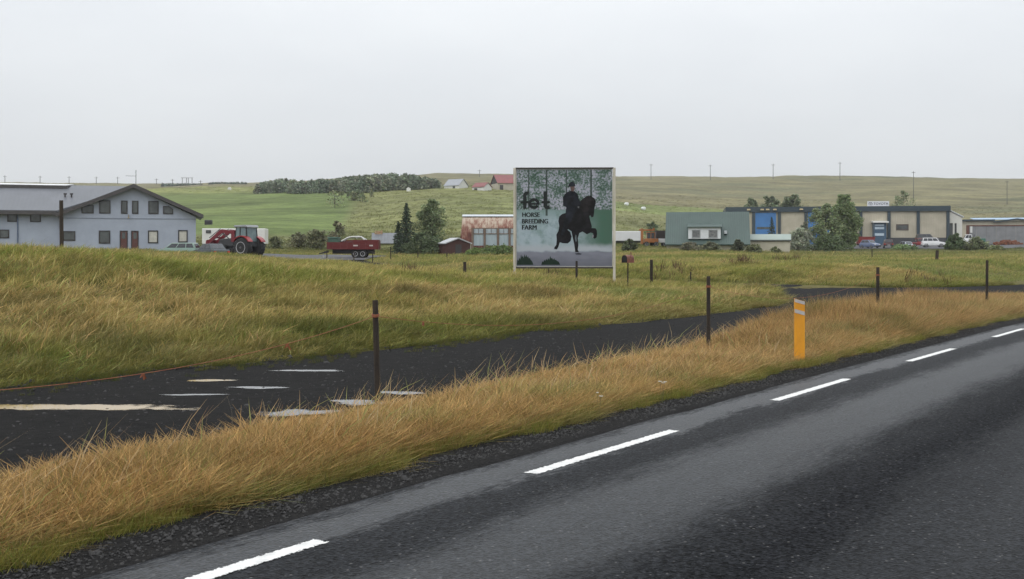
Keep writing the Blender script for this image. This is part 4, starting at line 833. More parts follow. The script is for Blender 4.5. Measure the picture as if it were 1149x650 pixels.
def barn():
    D = 150; k = D/F; pc = 578.; X = PX(pc,D); zg = PZ(279,D); o = thing('rusty_barn', 'rust-streaked curved corrugated barn partly behind the billboard', 'barn', (X,D,zg), face_cam(X,D))
    W = (642-514)*k; H = (279-241)*k
    RUST = bpy.data.materials.new('rusty_corrugated_iron'); RUST.use_nodes = True; t = RUST.node_tree; b = t.nodes['Principled BSDF']; b.inputs['Roughness'].default_value = .75; lk = t.links.new
    tc = t.nodes.new('ShaderNodeTexCoord'); sp = t.nodes.new('ShaderNodeSeparateXYZ'); lk(tc.outputs['Object'], sp.inputs['Vector'])
    mp = t.nodes.new('ShaderNodeMapping'); mp.inputs['Scale'].default_value = (1.6,.5,.55); lk(tc.outputs['Object'], mp.inputs['Vector'])
    n = t.nodes.new('ShaderNodeTexNoise'); n.inputs['Scale'].default_value = 1.3; n.inputs['Detail'].default_value = 8; n.inputs['Roughness'].default_value = .72; lk(mp.outputs['Vector'], n.inputs['Vector'])
    ad = t.nodes.new('ShaderNodeMath'); ad.operation = 'MULTIPLY_ADD'; ad.inputs[1].default_value = .085; lk(sp.outputs['Z'], ad.inputs[0]); lk(n.outputs['Fac'], ad.inputs[2])
    r = t.nodes.new('ShaderNodeValToRGB'); e = r.color_ramp.elements; e[0].position = .52; e[0].color = (.085,.026,.018,1); e[1].position = .98; e[1].color = (.42,.35,.28,1)
    for p_, c_ in ((.64,(.15,.05,.035,1)),(.74,(.21,.105,.072,1)),(.84,(.35,.27,.205,1))): q = e.new(p_); q.color = c_
    lk(ad.outputs[0], r.inputs['Fac']); lk(r.outputs['Color'], b.inputs['Base Color'])
    w = t.nodes.new('ShaderNodeTexWave'); w.bands_direction = 'X'; w.inputs['Scale'].default_value = 1.2; bp = t.nodes.new('ShaderNodeBump'); bp.inputs['Distance'].default_value = .05; lk(tc.outputs['Object'], w.inputs['Vector']); lk(w.outputs['Fac'], bp.inputs['Height']); lk(bp.outputs['Normal'], b.inputs['Normal'])
    dep = 7.0; A = np.linspace(0,math.pi,17); prof = [(dep/2-dep/2*math.copysign(abs(math.cos(a))**.75,math.cos(a)), H*math.sin(a)**.8) for a in A]
    prof = [(dep/2 - (dep/2)*math.cos(a), H*(math.sin(a)**.75)) for a in A]
    MB().prism([(0,-.8)]+prof[0:]+[(dep,-.8)], 'x', -W/2+.5, W/2-.5).build('curved_shell', RUST, o)
    for s_ in (-1,1): MB().hexa([(s_*(W/2-.5),.3,-.8),(s_*(W/2-.05),.3,-.8),(s_*(W/2-.05),dep-.3,-.8),(s_*(W/2-.5),dep-.3,-.8),(s_*(W/2-.52),1.6,H*.92),(s_*(W/2-.5),1.6,H*.92),(s_*(W/2-.5),dep-1.6,H*.92),(s_*(W/2-.52),dep-1.6,H*.92)]).build('end_wall', RUST, o)
    MB().hexa([(-W/2+.45,2.0,H*.955),(W/2-.45,2.0,H*.955),(W/2-.45,3.7,H+.02),(-W/2+.45,3.7,H+.02),(-W/2+.45,2.0,H*.955+.12),(W/2-.45,2.0,H*.955+.12),(W/2-.45,3.7,H+.14),(-W/2+.45,3.7,H+.14)]).build('ridge_sheet', mat('bare_zinc_sheet', (.50,.54,.58), (.42,.46,.50), rough=.4, scale=2), o)
    SH = mat('pale_blue_sheeting', (.34,.40,.43), (.27,.33,.36), rough=.55, scale=1.5, stretch=(3,1,.4)); PO = mat('rust_grey_post', (.17,.12,.09), rough=.8)
    x = lambda px: (px-pc)*k; z = lambda py: (279-py)*k
    for a,b_ in ((531.5,542.5),(545,557.5),(560,570.5),(573,585)):
        f = MB().box(x(a)-.28, x(a)-.02, -.12, .7, -.3, z(256)).build('bay_post', PO, o)
        MB().box(x(a), x(b_), .02, .7, -.3, z(263)).build('bay_sheet', SH, o)
        wv = MB().box(x(a), x(b_), -.04, .8, z(263)+.001, z(262)).box(x(a), x(b_), .1, 1.0, z(257), z(256)).build('bay_window', PO, o); 
        for h in range(2): MB().box(x(a)+.02+h*(x(b_)-x(a))/2, x(a)-.04+(h+1)*(x(b_)-x(a))/2, .05, .9, z(262)+.001, z(257)).build('pane', mat('dusty_pane', (.36,.41,.44), rough=.25), wv)
barn()

def hill_farm():
    o,k,zr,ze,W,_ = gable_building('white_gable_house', 'white house with grey roof leftmost on the hill farm', 'house', 395, 495, 517, 201, 208.5, 214, 6, WHITEW, mat('grey_hill_roof',(.26,.275,.30),rough=.5), 'x', R(-35), .25)
    window(o, .6, 1.6, .6, 1.5, .25)
    o,k,zr,ze,W,_ = gable_building('low_red_roof_house', 'low white house with red roof in the middle of the hill farm', 'house', 385, 527, 545, 205, 210, 214.5, 5, WHITEW, REDROOF, 'x', R(-35), .25)
    MB().box(-1.6,-.4,.1,.249,-.2,1.0).build('door', DARKW, o)
    o,k,zr,ze,W,_ = gable_building('red_roof_barn', 'large cream barn with red roof on the hill beside the billboard top', 'barn', 392, 557, 615, 196, 206, 215, 10, CREAM, REDROOF, 'x', R(16), .25, DARKW)
    MB().box(-W/2+1.0,-W/2+2.2,.1,.249,0,2.2).build('door', DARKW, o)
hill_farm()

def green_building():
    D = 150; k = D/F; pc = 794.; X = PX(pc,D); zg = PZ(281,D); o = thing('green_roof_building', 'low cream building under a big green roof with a two-window dormer', 'building', (X,D,zg), face_cam(X,D))
    x = lambda px: (px-pc)*k; z = lambda py: (281-py)*k
    GRN = corrugated('green_roof_sheet', (.036,.066,.056), (.032,.058,.05), .3, 'X', rough=.5, nscale=.4, depth=.02)
    MB().box(x(748),x(839),.5,8.5,-.8,z(274.5)).build('wall', CREAM, o)
    MB().hexa([(x(746.5),0,z(275.5)),(x(841),0,z(275.5)),(x(841),4.6,z(236.5)-.15),(x(746.5),4.6,z(236.5)-.15),(x(746.5),-.06,z(275.5)+.14),(x(841),-.06,z(275.5)+.14),(x(841),4.6,z(236.5)),(x(746.5),4.6,z(236.5))]).hexa([(x(746.5),4.6,z(236.5)-.15),(x(841),4.6,z(236.5)-.15),(x(841),9.2,z(275.5)),(x(746.5),9.2,z(275.5)),(x(746.5),4.6,z(236.5)),(x(841),4.6,z(236.5)),(x(841),9.26,z(275.5)+.14),(x(746.5),9.26,z(275.5)+.14)]).build('roof', GRN, o)
    for xx in (x(748.5), x(838.5)): MB().prism([(.52,z(275)),(8.48,z(275)),(4.5,z(238.5))], 'x', xx-.12, xx+.12).build('gable_wall', GRN, o)
    yd = .35
    d = MB().box(x(772.5),x(808.5),yd,3.4,z(268),z(255.4)).build('dormer', mat('white_cladding', (.62,.64,.66), (.56,.58,.60), rough=.6), o)
    MB().hexa([(x(771.5),yd-.25,z(255.4)),(x(810),yd-.25,z(255.4)),(x(810),3.6,z(250.5)),(x(771.5),3.6,z(250.5)),(x(771.5),yd-.25,z(255.4)+.12),(x(810),yd-.25,z(255.4)+.12),(x(810),3.6,z(250.5)+.12),(x(771.5),3.6,z(250.5)+.12)]).build('dormer_roof', GRN, d)
    for a,b_ in ((776.5,786),(795,805)): window(d, x(a), x(b_), z(267), z(258), yd, mat('curtained_pane',(.10,.105,.11),(.2,.2,.2),rough=.2,scale=4), .1, mat('grey_frame',(.28,.29,.30),rough=.5), name='window')
    for a,b_ in ((812.5,815.5),): MB().box(x(a),x(b_),1.0,1.9,z(262.3),z(258.8)).build('wall_vent', mat('vent_white',(.5,.53,.56),rough=.5), o)
green_building()
def low_annex():
    o,k,zr,ze,W,rf = gable_building('low_annex', 'low cream outbuilding with pale green roof beside the big green roof', 'outbuilding', 152, 841.5, 887, 263.5, 269.5, 281, 4.5, CREAM, mat('pale_green_roof',(.24,.29,.255),(.21,.26,.23),rough=.5,scale=.8), 'x', None, .12)
    MB().box(-W/2,W/2,-.05,.0,ze-.16,ze-.03).build('fascia', DARKW, rf)
low_annex()

NAVY = mat('navy_cladding', (.028,.048,.062), (.022,.038,.05), rough=.5); BLUEDOOR = corrugated('blue_door', (.045,.17,.42), (.04,.15,.37), .25, 'Z', rough=.45, depth=.01)
PANEL = corrugated('cream_panel', (.45,.41,.32), (.38,.345,.265), .5, 'X', rough=.65, nscale=.35, depth=.02)
def workshop():
    D = 245; k = D/F; pc = 938.; X = PX(pc,D); zg = PZ(277,D); o = thing('workshop_building', 'long flat cream workshop with navy pillars and two blue garage doors', 'workshop', (X,D,zg), R(-9))
    x = lambda px: (px-pc)*k; z = lambda py: (277-py)*k; x0, x1 = x(818), x(1059)
    MB().box(x0,x1,.3,20,-1.5,z(237.5)).build('wall', PANEL, o)
    MB().box(x0-.3,x1+.3,-.15,20.3,z(237.6),z(231.8)).build('roof_fascia', NAVY, o)
    MB().box(x(990),x1+.02,.2,.299,-1.5,z(267)).build('base_band', mat('dark_plinth',(.06,.062,.066),rough=.7), o)
    cols = [818.8,847.5,876,905.3,935,965,995.3,1026.5,1058]
    for c in cols: MB().box(x(c)-.32,x(c)+.32,.0,.29,-1.2,z(237.65)).build('pillar', NAVY, o)
    for a,b_ in ((849.5,872.5),(907.8,931)):
        d = MB().box(x(a),x(b_),.1,.295,-1.0,z(238.2)).build('garage_door', BLUEDOOR, o); MB().box(x(a)+.3,x(b_)-.3,.07,.099,z(257),z(254.5)).build('door_window', GLASS, d)
    LMP = mat('flood_lamp', (.62,.5,.3), rough=.4)
    for c in (842,857,863,871,900,915,950): MB().prism([(x(c)-.4,z(235.6)),(x(c)+.4,z(235.6)),(x(c)+.3,z(234)),(x(c)-.3,z(234))],'y',-.6,-.151).build('flood_lamp', LMP, o)
    window(o, x(1003), x(1016.3), z(258.8), z(252), .3, GLASS, .25, mat('brown_frame',(.08,.06,.05),rough=.6), (x(1009.5),))
    # porch entrance
    p = MB().box(x(977.5),x(990.5),-2.2,.29,-1.0,z(250.6)).build('porch', mat('porch_blue',(.05,.10,.16),rough=.4), o)
    MB().hexa([(x(976),-3.0,z(250.7)),(x(992.5),-3.0,z(250.7)),(x(992.5),.28,z(250.2)),(x(976),.28,z(250.2)),(x(976),-3.0,z(249.2)),(x(992.5),-3.0,z(249.2)),(x(992.5),.28,z(248.2)),(x(976),.28,z(248.2))]).build('porch_roof', mat('porch_white',(.68,.68,.64),rough=.5), p)
    for a,b_ in ((252.4,254.2),(255.2,257.8),(262.2,265)): MB().box(x(978.2),x(988),-2.26,-2.201,z(b_),z(a)).build('glass_panel', mat('pale_blue_pane',(.50,.60,.68),rough=.2), p)  # pale blue base colour for the stripes in the porch glazing
    # mono-pitch end section
    MB().prism([(x1+.02,-1.5),(x(1074),-1.5),(x(1074),z(244.5)),(x1+.02,z(237))],'y',1.0,18).build('end_section', mat('pale_end_cladding',(.62,.61,.55),(.56,.55,.5),rough=.7,scale=.5), o)
    MB().prism([(x1+.31,z(237)),(x(1075.5),z(244.8)),(x(1075.5),z(243.4)),(x1+.31,z(235.8))],'y',.8,18.2).build('end_roof', mat('pale_roof_edge',(.6,.62,.62),rough=.5), o)
    for a,b_ in ((1060.5,1064),(1066,1068)): window(o, x(a), x(b_), z(270), z(251), 1.0, GLASS, .15, name='tall_window')
workshop()
def roof_sign():
    D = 252; k = D/F; X = PX(985.5,D); z0 = PZ(232.2,D); o = thing('roof_sign', 'white sign board with black lettering on the workshop roof', 'sign', (X,D,z0), R(-9)); w = 23.4*k; h = 5.6*k
    MB().box(-w/2,w/2,0,.25,.15,.15+h).build('board', mat('sign_white',(.74,.75,.78),rough=.4), o)
    for xx in (-w*.35,w*.35): MB().tube([(xx,.3,-.6),(xx,.3,h)], .07, 6).tube([(xx,.3,h*.8),(xx,1.6,-.2)], .05, 5).build('strut', NAVY, o)
    INK = mat('sign_ink',(.04,.04,.055),rough=.5); p = o
    text_mesh('TOYOTA', w*.68, h*.46, INK, 'lettering', o, (-w*.22,-.012,.15+h*.27), .02)
    def ring(cx, cz, a, b_, wd, nm):
        mb = MB(); n = 28
        for i in range(n):
            t0, t1 = 2*math.pi*i/n, 2*math.pi*(i+1)/n
            mb.quad((cx+a*math.cos(t0),-.012,cz+b_*math.sin(t0)),(cx+a*math.cos(t1),-.012,cz+b_*math.sin(t1)),(cx+(a-wd)*math.cos(t1),-.012,cz+(b_-wd)*math.sin(t1)),(cx+(a-wd)*math.cos(t0),-.012,cz+(b_-wd)*math.sin(t0)))
        mb.build(nm, INK, o)
    cx, cz = -w*.36, .15+h*.5; ring(cx,cz,.48,.33,.06,'emblem'); ring(cx,cz+.06,.17,.27,.05,'emblem'); ring(cx,cz+.15,.34,.14,.05,'emblem')
roof_sign()
def side_unit():
    D = 262; k = D/F; pc = 1125.; X = PX(pc,D); zg = PZ(273,D); o = thing('side_workshop', 'lower cream workshop with navy eaves at the right edge', 'workshop', (X,D,zg), R(-12))
    x = lambda px: (px-pc)*k; z = lambda py: (273-py)*k
    MB().box(x(1070),x(1190),.3,16,-1.2,z(248)).build('wall', PANEL, o)
    BLR = mat('light_blue_roof',(.24,.36,.48),(.2,.32,.44),rough=.4,scale=.4)
    MB().box(x(1069),x(1117),-.2,16,z(248)+.001,z(246.2)).build('fascia', NAVY, o)
    MB().prism([(x(1115),z(248.6)),(x(1139.5),z(245.2)),(x(1170),z(248.8)),(x(1170),z(250.2)),(x(1139.5),z(246.8)),(x(1115),z(250))],'y',-.4,-.21).build('gable_fascia', NAVY, o)
    MB().prism([(x(1115),z(248.2)),(x(1139.5),z(246)),(x(1170),z(248.2))],'y',-.2,14).build('gable', PANEL, o)
    MB().hexa([(x(1098),3,z(246.2)),(x(1190),3,z(246.2)),(x(1190),9,z(243.6)),(x(1098),9,z(243.6)),(x(1098),3,z(246)),(x(1190),3,z(246)),(x(1190),9,z(243.2)),(x(1098),9,z(243.2))]).build('roof', BLR, o)
side_unit()
def sheet_fence():
    D = 240; k = D/F; pc = 1125.; X = PX(pc,D); zg = gz(X,D); o = thing('sheet_fence', 'grey corrugated sheet fence with brown top rail at right edge', 'fence', (X,D,zg), R(-10))
    x = lambda px: (px-pc)*k; zt = PZ(254,D)-zg; SM_ = corrugated('grey_fence_sheet',(.22,.225,.23),(.18,.185,.19),.25,'X',rough=.5); BR_ = mat('brown_rail',(.12,.05,.035),rough=.7)
    xs = np.arange(x(1087), x(1180), 2.0)
    for a in xs: MB().box(a+.01,a+1.97,.0,.05,.05,zt).build('sheet', SM_, o)
    for a in xs[::2]: MB().box(a-.06,a+.06,.06,.2,-.5,zt+.05).build('post', BR_, o)
    MB().box(x(1087)-.1,x(1180),-.06,.12,zt+.005,zt+.26).build('top_rail', BR_, o)
    MB().box(x(1086.2),x(1089.5),-.1,.049,zt-2.0,zt+.22).build('brown_board', BR_, o); MB().box(x(1090.6),x(1092.8),-.12,-.01,zt-1.4,zt).build('white_board', WHITEW, o)
    RU = mat('rusty_scrap',(.22,.07,.03),(.11,.05,.03),rough=.8,scale=3)
    s = thing('scrap_heap','heap of rusty orange scrap along the grey sheet fence','scrap',(PX(1131,D-3),D-3,gz(PX(1131,D-3),D-3)+.15), R(-10))
    random.seed(5)
    for i in range(26):
        a = random.uniform(-2.5,2.5); hh = max(.25, 1.1-abs(a)*.28)*random.uniform(.5,1); mb = MB(); l = random.uniform(.4,1.0); mb.box(-l,l,-.25,.25,0,hh); q = mb.build('scrap_piece', RU, s); q.location = (a, random.uniform(-.5,.5), 0); q.rotation_euler = (random.uniform(-.15,.15),random.uniform(-.3,.3),random.uniform(-.6,.6))
sheet_fence()

# ------------------------------------------------------------------ vehicles
TYRE = mat('tyre_rubber', (.02,.02,.02), rough=.85); RIM = mat('wheel_rim', (.40,.40,.41), rough=.4); CARGL = mat('car_glass', (.03,.035,.04), (.02,.022,.026), rough=.08, spec=.7); BLK = mat('black_plastic', (.018,.018,.019), rough=.6)
TAILR = mat('tail_lamp', (.45,.03,.02), rough=.25); HEADL = mat('head_lamp', (.70,.70,.68), rough=.15)
def paint(n, c): return mat('paint_'+n, c, tuple(v*.9 for v in c), rough=.28, scale=1.2)
def wheel(parent, x, y, r, w, tyre=TYRE, rim=RIM, name='wheel'):
    t = MB().lathe([(r*.62,-w/2),(r*.93,-w/2),(r,-w*.32),(r,w*.32),(r*.93,w/2),(r*.62,w/2)], (x,y,r), 'y', 20).build(name, tyre, parent, smooth=True)
    sg = -1 if y < 0 else 1; MB().lathe([(r*.60,0),(r*.58,w*.5+.012),(r*.30,w*.42),(r*.12,w*.5)] if sg > 0 else [(r*.12,-w*.5),(r*.30,-w*.42),(r*.58,-w*.5-.012),(r*.60,0)], (x,y,r), 'y', 16).build('rim', rim, t, smooth=True); return t
def patch(p, u0, u1, v0, v1, off):
    a,b,c,d = [Vector(q) for q in p]; n = (b-a).cross(d-a).normalized()
    f = lambda u,v: (a*(1-u)*(1-v)+b*u*(1-v)+c*u*v+d*(1-u)*v)+n*off
    return [f(u0,v0),f(u1,v0),f(u1,v1),f(u0,v1)]
def car(name, label, px, D, L_, W_, H_, rz, col, style='hatch', zoff=0.0, group=None, cat='car'):
    x = PX(px,D); o = thing(name, label, cat, (x,D,gz(x,D)+zoff), rz, group); h = H_; l2 = L_/2; w2 = W_/2; belt = h*.60 if style != 'pickup' else h*.56; clr = .22 if style not in ('suv','pickup') else .38; r = .31 if style not in ('suv','pickup','van') else .39
    pm = paint(*col)
    prof = [(-l2,clr+.12),(-l2+.04,belt-.12),(-l2+.14,belt),(l2-.95 if style!='van' else l2-.5,belt),(l2-.18,belt-.14),(l2,belt-.34),(l2,clr+.10),(l2-.15,clr),(-l2+.12,clr)]
    if style == 'pickup': prof = [(-l2,clr+.12),(-l2,belt-.02),(l2-1.1,belt),(l2-.12,belt-.10),(l2,belt-.34),(l2,clr+.10),(l2-.15,clr),(-l2+.12,clr)]
    body = MB().prism(prof, 'y', -w2, w2).build('body', pm, o, smooth=True, bevel=.05)
    cb = {'hatch':(-l2+.10,-l2+.62,.25,l2-1.05),'estate':(-l2+.06,-l2+.40,.30,l2-1.05),'suv':(-l2+.06,-l2+.25,.55,l2-1.05),'sedan':(-l2+.55,-l2+1.15,.15,l2-1.15),'pickup':(-.55,-.40,.55,l2-1.25),'van':(-l2+.04,-l2+.12,l2-1.35,l2-.55)}[style]
    xb0,xt0,xt1,xb1 = cb; yi = w2-.06; yt = w2*.80; zb = belt-.03
    p8 = [(xb0,-yi,zb),(xb1,-yi,zb),(xb1,yi,zb),(xb0,yi,zb),(xt0,-yt,h),(xt1,-yt,h),(xt1,yt,h),(xt0,yt,h)]
    MB().hexa(p8).build('cabin', pm, o, smooth=True, bevel=.045)
    G = lambda nm, q: MB().quad(*q).build(nm, CARGL, o)
    sideR = [p8[0],p8[1],p8[5],p8[4]]; sideL = [p8[2],p8[3],p8[7],p8[6]]; fr = [p8[1],p8[2],p8[6],p8[5]]; re = [p8[3],p8[0],p8[4],p8[7]]
    G('windscreen', patch(fr,.07,.93,.14,.90,.012)); G('rear_window', patch(re,.09,.91,.2,.88,.012))
    segs = ((.07,.47),(.51,.93)) if style in ('hatch','sedan','pickup') else ((.05,.30),(.33,.62),(.65,.94))
    if style == 'van': segs = ((.70,.94),)
    for s_ in (sideR, sideL):
        for a,b in (segs if s_ is sideR else [(1-q[1],1-q[0]) for q in segs]): G('side_window', patch(s_,a,b,.22,.88,.012))
    if style == 'pickup': MB().box(-l2+.1,-.62,-w2+.12,w2-.12,belt-.001,belt+.03).build('load_bed', BLK, o)
    for sx in (l2-.78,-l2+.78):
        for sy in (-1,1): wheel(o, sx, sy*(w2-.10), r, .2)
    for sy in (-1,1):
        MB().box(l2-.10,l2+.012,sy*(w2-.42),sy*(w2-.10),belt-.36,belt-.20).build('headlight', HEADL, o); MB().box(-l2-.012,-l2+.10,sy*(w2-.30),sy*(w2-.04),belt-.34,belt-.14).build('tail_light', TAILR, o)
    MB().box(l2-.06,l2+.05,-w2+.05,w2-.05,clr+.02,clr+.20).build('bumper', BLK, o); MB().box(-l2-.05,-l2+.06,-w2+.05,w2-.05,clr+.02,clr+.20).build('bumper', BLK, o)
    MB().box(-l2-.062,-l2-.051,-.26,.26,clr+.10,clr+.21).build('number_plate', mat('plate_white',(.6,.6,.6)), o)
    return o
P_ = math.pi
car('parked_car', 'pale green estate car beside the farmhouse corner, half hidden by grass', 199, 106, 4.3, 1.7, 1.42, R(176), ('pale_green',(.20,.29,.24)), 'estate', .12)
car('parked_car', 'dark charcoal car with red tail lights between green car and tractor', 236, 104, 4.2, 1.7, 1.36, R(135), ('charcoal',(.035,.045,.05)), 'sedan', .12)
car('parked_car', 'small blue hatchback parked in front of the workshop porch', 976, 214, 3.9, 1.7, 1.55, R(-62), ('slate_blue',(.12,.15,.24)), 'hatch', .18)
car('parked_car', 'dark maroon car right of the blue hatchback', 996.5, 214, 4.1, 1.75, 1.6, R(75), ('maroon',(.055,.02,.02)), 'suv', .18)
car('parked_car', 'small pale grey car low behind the weeds below workshop window', 1015, 216, 3.8, 1.6, 1.30, R(100), ('pale_grey',(.34,.37,.40)), 'hatch', .05)
car('parked_car', 'dark red pickup left of the white off-road car', 1033.5, 222, 3.9, 1.75, 1.7, R(160), ('dark_red',(.20,.02,.02)), 'pickup', .2)
car('off_road_car', 'white off-road car parked at the right of the car row', 1047, 216, 4.3, 1.8, 1.85, R(-12), ('white',(.70,.70,.70)), 'suv', .18)
car('off_road_car', 'dark off-road car with silver bonnet close to the workshop wall', 1040, 238, 4.5, 1.85, 1.9, R(-8), ('graphite',(.07,.065,.065)), 'suv', .55)
car('van', 'white pickup van behind the round bush by the grey fence', 1087, 222, 4.6, 1.9, 2.0, R(168), ('white',(.70,.70,.70)), 'pickup', .55, None, 'van')

def red_tipper():
    D = 222; x = PX(971,D); o = thing('red_tipper', 'red skip trailer behind the small blue hatchback', 'trailer', (x,D,gz(x,D)+.2), R(0)); RD = paint('skip_red',(.2,.018,.016))
    MB().prism([(-1.5,.7),(1.4,.7),(1.7,2.1),(-1.7,2.1)],'y',-.9,.9).build('tub', RD, o, bevel=.04); MB().box(-1.72,1.72,-.95,-.901,1.95,2.12).build('rim_rail', RD, o); MB().box(-1.6,1.6,-.4,.4,.5,.699).build('chassis', BLK, o)
    for sx in (-.7,.5):
        for sy in (-1,1): wheel(o, sx, sy*.75, .38, .24)
red_tipper()
def quad_tractor():
    D = 221; x = PX(1098.5,D); o = thing('small_tractor', 'small green tractor right of the white pickup van', 'tractor', (x,D,gz(x,D)+.5), R(-15)); GN = paint('tractor_green',(.05,.16,.11))
    MB().box(-.2,1.2,-.35,.35,.6,1.25).build('bonnet', GN, o, bevel=.06); MB().box(-.95,-.2,-.5,.5,.6,.95).build('mudguard', GN, o, bevel=.05); MB().box(-.75,-.3,-.25,.25,.96,1.35).build('seat', BLK, o, bevel=.04)
    MB().tube([(-.25,0,1.1),(-.4,0,1.55)],.03,6).build('steering_column', BLK, o); MB().tube([(-.9,-.45,.9),(-.9,-.45,2.0),(-.9,.45,2.0),(-.9,.45,.9)],.035,6).build('roll_bar', BLK, o)
    for sy in (-1,1): wheel(o, -.55, sy*.55, .5, .3); wheel(o, .85, sy*.5, .32, .2)
quad_tractor()

def tractor():
    D = 108; X = PX(272,D); o = thing('farm_tractor', 'red farm tractor with raised front loader beside the dark car', 'tractor', (X,D,gz(X,D)+.10), R(180-27)); o.scale = (1.12,1.12,1.12)
    RD = paint('tractor_red',(.26,.016,.018)); LR = paint('loader_red',(.15,.008,.016)); GY = mat('engine_grey',(.04,.04,.042),rough=.5); CG = mat('cab_glass',(.14,.20,.20),(.10,.15,.155),rough=.1,spec=.6); RG = mat('tractor_rim',(.42,.41,.41),rough=.5)
    MB().prism([(.35,.95),(2.3,.95),(2.35,1.35),(2.1,1.62),(.35,1.72)],'y',-.42,.42).build('bonnet', GY, o, bevel=.06)
    MB().box(-.9,2.2,-.3,.3,.55,.949).build('chassis', GY, o, bevel=.03)
    for sy in (-1,1):
        for nm, xx, r_, w_, yy in (('rear_wheel',-.75,.86,.52,.86),('front_wheel',1.75,.60,.42,.82)):
            t = wheel(o, xx, sy*yy, r_, w_, TYRE, RG, nm); lug = MB(); n = 22
            for i in range(n):
                a = 2*P_*i/n
                for side in (-1,1):
                    aa = a + (0 if side > 0 else P_/n); c, s_ = math.cos(aa), math.sin(aa); c2, s2 = math.cos(aa+.14), math.sin(aa+.14)
                    y0, y1 = sy*yy, sy*yy+side*w_*.46
                    lug.quad((xx+c*(r_+.05),y0,r_+s_*(r_+.05)),(xx+c2*(r_+.05),y0,r_+s2*(r_+.05)),(xx+c2*(r_+.0),y1,r_+s2*(r_+.0)),(xx+c*(r_+.0),y1,r_+s_*(r_+.0)))
            lg = lug.build('tread_lugs', TYRE, t); lg['kind'] = 'stuff'
        prof = [(-.75+1.02*math.cos(a), .86+1.02*math.sin(a)) for a in np.linspace(R(38),R(150),10)]; inn = [(-.75+.94*math.cos(a), .86+.94*math.sin(a)) for a in np.linspace(R(150),R(38),10)]
        f = MB(); pr = prof+inn; f.prism(pr,'y',sy*.55 if sy>0 else -1.12, 1.12 if sy>0 else -.55); f.build('mudguard', RD, o)
    # cab
    cab = MB().box(-1.15,.32,-.72,.72,.95,1.35).build('cab_base', GY, o, bevel=.03)
    for xx, yy, xt in ((-1.1,-.7,-.98),(-1.1,.7,-.98),(-.35,-.72,-.33),(-.35,.72,-.33),(.3,-.66,.12),(.3,.66,.12)): MB().tube([(xx,yy,1.3),(xt,yy*.95,2.62)],.045,6).build('cab_pillar', BLK, o)
    MB().prism([(-1.2,2.6),(.35,2.6),(.25,2.78),(-1.05,2.80)],'y',-.78,.78).build('cab_roof', mat('cab_roof_grey',(.26,.27,.28),rough=.4), o, bevel=.05)
    for q in ([(-1.0,-.70,1.38),(-.4,-.70,1.38),(-.38,-.66,2.56),(-.92,-.66,2.56)],[(-.3,-.70,1.38),(.2,-.66,1.38),(.08,-.64,2.56),(-.3,-.66,2.56)],[(-1.0,.70,1.38),(-.4,.70,1.38),(-.38,.66,2.56),(-.92,.66,2.56)],[(-.3,.70,1.38),(.2,.66,1.38),(.08,.64,2.56),(-.3,.66,2.56)],[(-1.09,-.62,1.38),(-1.09,.62,1.38),(-.99,.58,2.56),(-.99,-.58,2.56)],[(.27,-.6,1.75),(.27,.6,1.75),(.12,.58,2.56),(.12,-.58,2.56)]):
        a,b,c,d = [Vector(v) for v in q]; n = (b-a).cross(d-a).normalized()*.012; MB().hexa([a-n,b-n,c-n,d-n,a+n,b+n,c+n,d+n]).build('cab_pane', CG, o)
    MB().box(-.85,-.45,-.25,.25,1.36,1.9).build('seat', BLK, o, bevel=.04); MB().tube([(.55,-.48,1.5),(.55,-.48,2.55)],.05,7).build('exhaust', GY, o)
    # loader: two arms, cross tube, links, tool carrier
    for sy in (-1,1):
        y = sy*.52; th = .07
        MB().prism([(.35,1.35),(.75,1.35),(.75,2.0),(.62,2.28),(.40,2.28)],'y',y-th,y+th).build('loader_mast', LR, o)
        MB().prism([(.45,2.05),(.55,2.30),(1.75,2.46),(2.05,2.38),(3.55,1.35),(3.42,1.10),(1.88,2.08),(1.70,2.14)],'y',y-th*.8,y+th*.8).build('loader_arm', LR, o)
        MB().tube([(.75,y,1.45),(1.75,y,2.12)],.05,7).build('lift_ram', GY, o); MB().tube([(2.0,y,2.50),(3.25,y,1.72)],.035,7).build('tilt_ram', BLK, o)
    MB().tube([(2.75,-.52,1.75),(2.75,.52,1.75)],.08,8).build('cross_tube', LR, o)
    MB().prism([(3.35,1.55),(3.55,1.5),(3.62,.95),(3.45,.95)],'y',-.62,.62).build('tool_carrier', LR, o)
tractor()
def white_trailer():
    D = 121; xa, xb = PX(227,D), PX(297,D); X = (xa+xb)/2; zg = gz(X,D); W = xb-xa; o = thing('white_box_trailer', 'long white box trailer behind the tractor with small dark window', 'trailer', (X,D,zg), R(3)); zt = PZ(256.5,D)-zg; zb = max(.5, PZ(274,D)-zg)
    WH = mat('trailer_white',(.66,.66,.62),(.6,.6,.56),rough=.5,scale=.8)
    MB().box(-W/2,W/2,0,2.2,zb,zt).build('body', WH, o, bevel=.08); k = D/F
    window(o, -W/2+4.6*k, -W/2+10*k, zt-5.3*k, zt-2*k, -.005, GLASS, .07); MB().box(-W/2+.2,W/2-.2,.3,1.9,zb-.2,zb-.001).build('chassis', BLK, o)
    for sx in (-1.2,1.2):
        for sy in (.2,2.0): wheel(o, sx, sy, .36, .22)
white_trailer()
